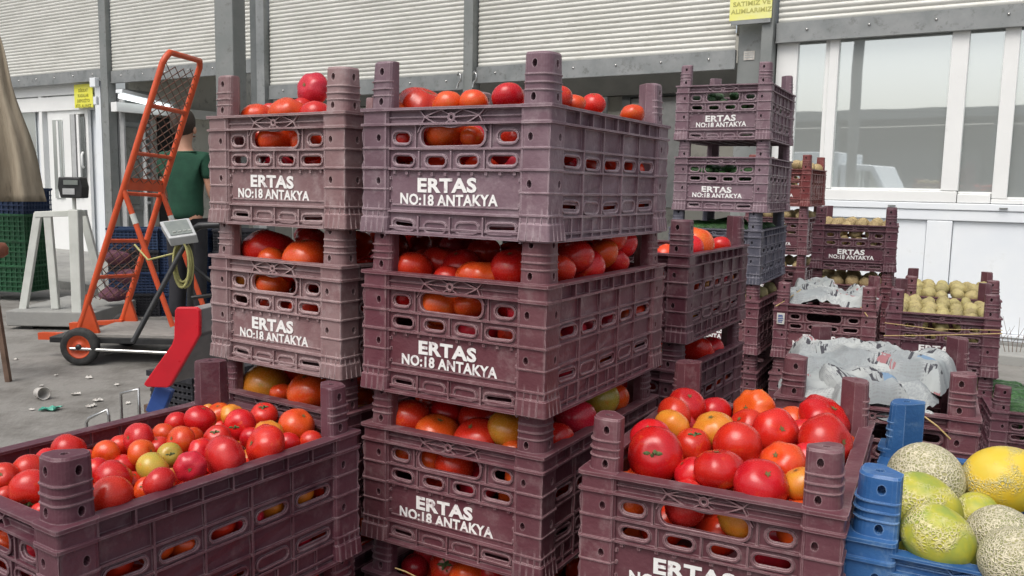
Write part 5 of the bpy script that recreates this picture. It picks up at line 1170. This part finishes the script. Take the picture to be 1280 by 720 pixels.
# canvas sheet
mb = MB(); n = 26; V = []; F = []
for j in range(n+1):
    t_ = j/n; v_ = 20+232*t_; ur = (v_-50)*.30+2*math.sin(t_*11); ul = -70
    for i in range(n+1):
        a = i/n; u = ul+(ur-ul)*a; y = 8.2+.09*math.sin(a*19+t_*2.2)*t_+.03*math.sin(a*41+t_*5); V.append(aty(u, v_, y))
for j in range(n):
    for i in range(n): F.append((j*(n+1)+i, j*(n+1)+i+1, (j+1)*(n+1)+i+1, (j+1)*(n+1)+i))
mb.add(V, F, True); o = mb.build('canvas_sheet', M['tarp']); sd = o.modifiers.new('s', 'SOLIDIFY'); sd.thickness = .006; tag(o, 'beige canvas sheet hanging in folds at the left edge of the photo', 'canvas')

# stool at the left edge
so_ = aty(-14, 480, 5.3); stl = empty('stool', (so_.x-.1, so_.y, 0), 0, 'stool with brown seat and dark splayed leg at the left edge', 'stool')
SO2 = Vector((so_.x-.1, so_.y, 0)); top = aty(-14, 312, 5.3)-SO2
mb = MB(); mb.lathe([(.0001, -.05), (.08, -.05), (.105, -.03), (.108, .01), (.09, .04), (.0001, .05)], 20, top, 'z'); mb.build('seat', M['terracotta'], stl)
for a in (aty(11, 480, 5.3)-SO2, Vector((top.x-.5, -.1, 0)), Vector((top.x-.5, .2, 0)), Vector((top.x-.6, .35, 0))):
    mb = MB(); mb.bar(top+Vector((0, 0, -.05)), (a.x, a.y, 0), .03, .03, (0, 1, 0)); mb.build('leg', M['wood'], stl)

# litter
def cup():
    mb = MB(); mb.lathe([(.0001, 0), (.028, 0), (.036, .085), (.038, .087), (.034, .085), (.026, .004), (.0001, .004)], 16); return mb.build('paper_cup', M['litterwhite'])
c = cup(); c.location = onz(48, 497, 0)+Vector((0, 0, .032)); c.rotation_euler = (R(85), 0, R(50)); tag(c, 'crushed white paper cup lying on the concrete', 'cup')
def scrap(u, v_, s_, mk, lb, nm='paper_scrap', cat='scrap'):
    mb = MB(); n = 6; V = []; F = []
    for j in range(n+1):
        for i in range(n+1): x, y = i/n-.5, j/n-.5; V.append((x*s_+.15*s_*noise.noise(Vector((x*3+u, y*3, 1))), y*s_*.7, .006+s_*.35*abs(noise.noise(Vector((x*3, y*3+v_, 0))))))
    for j in range(n):
        for i in range(n): F.append((j*(n+1)+i, j*(n+1)+i+1, (j+1)*(n+1)+i+1, (j+1)*(n+1)+i))
    mb.add(V, F); o = mb.build(nm, M[mk]); o.location = onz(u, v_, 0); o.rotation_euler = (0, 0, u*.7); tag(o, lb, cat, 'litter on the concrete'); return o
scrap(63, 513, .10, 'litterteal', 'crumpled teal plastic film beyond the lower left crate', 'plastic_film', 'litter')
for k, (u, v_, s_, lb) in enumerate(((111, 473, .05, 'thin white scrap under the trolley wheel'), (95, 494, .05, 'white scrap halfway between cup and red cap'), (122, 502, .05, 'white scrap in front of the wire handles'), (114, 509, .05, 'white scrap nearest the low wire handle'), (136, 444, .05, 'pale scrap beside the trolley wheel'), (146, 482, .04, 'long pale scrap left of the red cap'), (52, 483, .03, 'tiny scrap behind the paper cup'), (222, 470, .06, 'scrap right of the red cap'), (40, 513, .03, 'tiny scrap left of the teal film'), (20, 450, .035, 'tiny scrap by the stool leg'), (70, 470, .03, 'tiny scrap midway between stool and trolley'), (160, 505, .035, 'tiny scrap between the wire handles'))):
    scrap(u, v_, s_, 'litterwhite', lb)

# dry twigs by the white wall
tw = empty('dry_twigs', tuple(onz(1268, 452, 0)), 0, 'thin dry black twigs standing against the white wall panel', 'plant')
base_ = onz(1268, 452, 0)
for k in range(6):
    mb = MB(); x = -.14+k*.05; z1 = .32+.05*math.sin(k*2.3); mb.tube([(x*.4, 0, 0), (x*.8+.01, .01, z1*.5), (x+.02*math.sin(k*5), .02, z1)], [.003, .0022, .001], 5)
    mb.tube([(x*.8+.01, .01, z1*.55), (x*.8+.05, .0, z1*.8)], [.002, .001], 4); mb.build('twig', M['wood'], tw)

# ------------------------------------------------------------------ the man in green
mo = aty(231, 200, 7.3); MO = Vector((mo.x, mo.y, 0))
man = empty('person', MO, R(-14), 'person seen from behind in a green T-shirt and black trousers', 'person')
def skin(name, joints, edges, mk, root=0, sub=2):
    me = bpy.data.meshes.new(name); me.from_pydata([j[0] for j in joints], edges, []); o = obj(name, me, M[mk], man)
    md = o.modifiers.new('skin', 'SKIN'); sv = me.skin_vertices[0].data if me.skin_vertices else None
    if sv is None:
        bm = bmesh.new(); bm.from_mesh(me); bm.verts.layers.skin.verify(); bm.to_mesh(me); bm.free(); sv = me.skin_vertices[0].data
    for i, j in enumerate(joints): sv[i].radius = (j[1] if isinstance(j[1], tuple) else (j[1], j[1])); sv[i].use_root = (i == root)
    md.use_smooth_shade = True; s_ = o.modifiers.new('sub', 'SUBSURF'); s_.levels = s_.render_levels = sub
    return o
# body (skin): x right, y away (he faces away), z up
J = [((0, 0, .98), (.115, .085)), ((0, .0, 1.18), (.12, .085)), ((0, .0, 1.40), (.13, .085)), ((0, -.005, 1.52), (.075, .07)), ((0, .0, 1.60), (.055, .058)), ((0, .015, 1.70), (.072, .085)), ((0, .02, 1.79), (.066, .082)),
     ((.19, 0, 1.48), .055), ((.235, .02, 1.20), .042), ((.225, .16, 1.00), .034), ((.215, .21, .94), (.034, .022)),
     ((-.19, 0, 1.48), .055), ((-.245, .06, 1.24), .042), ((-.33, .26, 1.13), .032), ((-.36, .33, 1.12), (.032, .02)),
     ((.09, 0, .90), .085), ((.10, .0, .50), .06), ((.10, -.02, .10), .042), ((.10, .12, .04), .04),
     ((-.09, 0, .90), .085), ((-.11, .03, .50), .06), ((-.12, .0, .10), .042), ((-.12, .14, .04), .04)]
E_ = [(0, 1), (1, 2), (2, 3), (3, 4), (4, 5), (5, 6), (2, 7), (7, 8), (8, 9), (9, 10), (2, 11), (11, 12), (12, 13), (13, 14), (0, 15), (15, 16), (16, 17), (17, 18), (0, 19), (19, 20), (20, 21), (21, 22)]
nJ = len(J)
for hx, hv in ((10, Vector((.0, .6, -.5))), (14, Vector((-.35, .8, -.2)))):     # five fingers per hand
    h = Vector(J[hx][0]); d = hv.normalized(); sd_ = d.cross(Vector((0, 0, 1))).normalized()
    for k in range(4):
        b = h+d*.045+sd_*(-.027+k*.018); L_ = (.065, .078, .072, .055)[k]; i = len(J)
        J += [(tuple(b), .0085), (tuple(b+d*L_*.55), .008), (tuple(b+d*L_*.85+Vector((0, 0, -L_*.3))), .007)]; E_ += [(hx, i), (i, i+1), (i+1, i+2)]
    b = h+sd_*(.035 if hx == 14 else -.035); i = len(J); J += [(tuple(b+d*.02), .010), (tuple(b+d*.06+Vector((0, 0, -.01))), .009)]; E_ += [(hx, i), (i, i+1)]
skin('body', J, E_, 'skin')
skin('t_shirt', [((0, 0, .93), (.172, .128)), ((0, 0, 1.05), (.165, .125)), ((0, .0, 1.20), (.160, .120)), ((0, 0, 1.42), (.168, .120)), ((0, -.003, 1.525), (.085, .075)), ((.195, 0, 1.475), .074), ((.232, .012, 1.29), .064), ((-.195, 0, 1.475), .074), ((-.238, .035, 1.31), .064)], [(0, 1), (1, 2), (2, 3), (3, 4), (3, 5), (5, 6), (3, 7), (7, 8)], 'shirt')
skin('trousers', [((0, 0, 1.02), (.150, .11)), ((.092, 0, .88), .105), ((.10, 0, .50), .08), ((.10, -.02, .09), .07), ((-.092, 0, .88), .105), ((-.11, .03, .50), .08), ((-.12, 0, .09), .07)], [(0, 1), (1, 2), (2, 3), (0, 4), (4, 5), (5, 6)], 'trousers')
hm = fruit_mesh('hair', 51, 1.0, 0, nu=26, nv=16, dimple=0, lump=.05); hr = obj('hair', hm, M['hair'], man); hr.location = (0, -.012, 1.775); hr.scale = (.098, .118, .125)
for sx in (-1, 1):
    me = fruit_mesh('ear', 52, .9, 0, nu=12, nv=8, dimple=0); o = obj('ear', me, M['skin'], man); o.location = (sx*.082, .03, 1.71); o.scale = (.014, .022, .034)
fc = MB(); fc.lathe([(.0001, .0), (.006, .004), (.012, .03), (.016, .045)], 8, (0, 0, 0), 'z'); nz_ = fc.build('nose', M['skin'], man); nz_.location = (0, .118, 1.735); nz_.rotation_euler = (R(160), 0, 0)
for sx in (-1, 1):
    me = fruit_mesh('eye', 53, 1, 0, nu=10, nv=7, dimple=0); o = obj('eye', me, M['litterwhite'], man); o.location = (sx*.03, .098, 1.735); o.scale = (.012,)*3
    mb = MB(); mb.box(-.05, .05, -.05, .20, 0, .07); sh = mb.build('shoe', M['blackmetal'], man, bevel=.02); sh.location = (sx*.11, -.03 if sx > 0 else 0, .0)
mb = MB(); mb.tube([(-.025, .115, 1.665), (0, .120, 1.662), (.025, .115, 1.665)], .006, 6); mb.build('mouth', M['terracotta'], man)

# ------------------------------------------------------------------ lower tomatoes that no gap shows join the deep fill
bpy.context.view_layer.update(); dgr = bpy.context.evaluated_depsgraph_get(); keep = {}
for o in [q for q in col.objects if 'deep' in q]:
    p = o.location; r_ = o.scale[0]; v_ = (p-CAM).normalized(); a = v_.orthogonal().normalized(); b = v_.cross(a); n_ = 0
    for i in range(24):
        rad = .92*r_*math.sqrt((i+.5)/24); an = i*2.4; t_ = p+a*rad*math.cos(an)+b*rad*math.sin(an)
        hit = scene.ray_cast(dgr, CAM, (t_-CAM).normalized(), distance=30); n_ += (hit[0] and hit[4] and hit[4].name == o.name)
    key = o['deep'][:-1]; c = o['deep'][-1]; del o['deep']
    if n_ == 0:
        add_stuff(c, low, Matrix.LocRotScale(p, o.rotation_euler, o.scale)); bpy.data.objects.remove(o, do_unlink=True)
    else:
        cz = (p-CAM); u = 640+FOC*cz.dot(RT)/cz.dot(FW); keep.setdefault(key, []).append((u, o, c))
for key, ls in keep.items():
    ls.sort(key=lambda q: q[0])
    for k, (u, o, c) in enumerate(ls): o['label'] = '%s tomato glimpsed beneath others, %s such from left, %s' % (CNAME[c], ORD[k], TOM[key][0])
print('GLIMPSED', {k: len(v) for k, v in keep.items()})
for c, (vs_, fs_) in stuff_mb.items():
    me = bpy.data.meshes.new('deep_tomatoes'); me.from_pydata(vs_, [], fs_); me.polygons.foreach_set('use_smooth', [True]*len(fs_))
    o = obj('deep_tomatoes', me, T[c]); tag(o, '%s tomatoes packed deep inside the crates, seen through slots' % CNAME[c], 'tomatoes', kind='stuff')
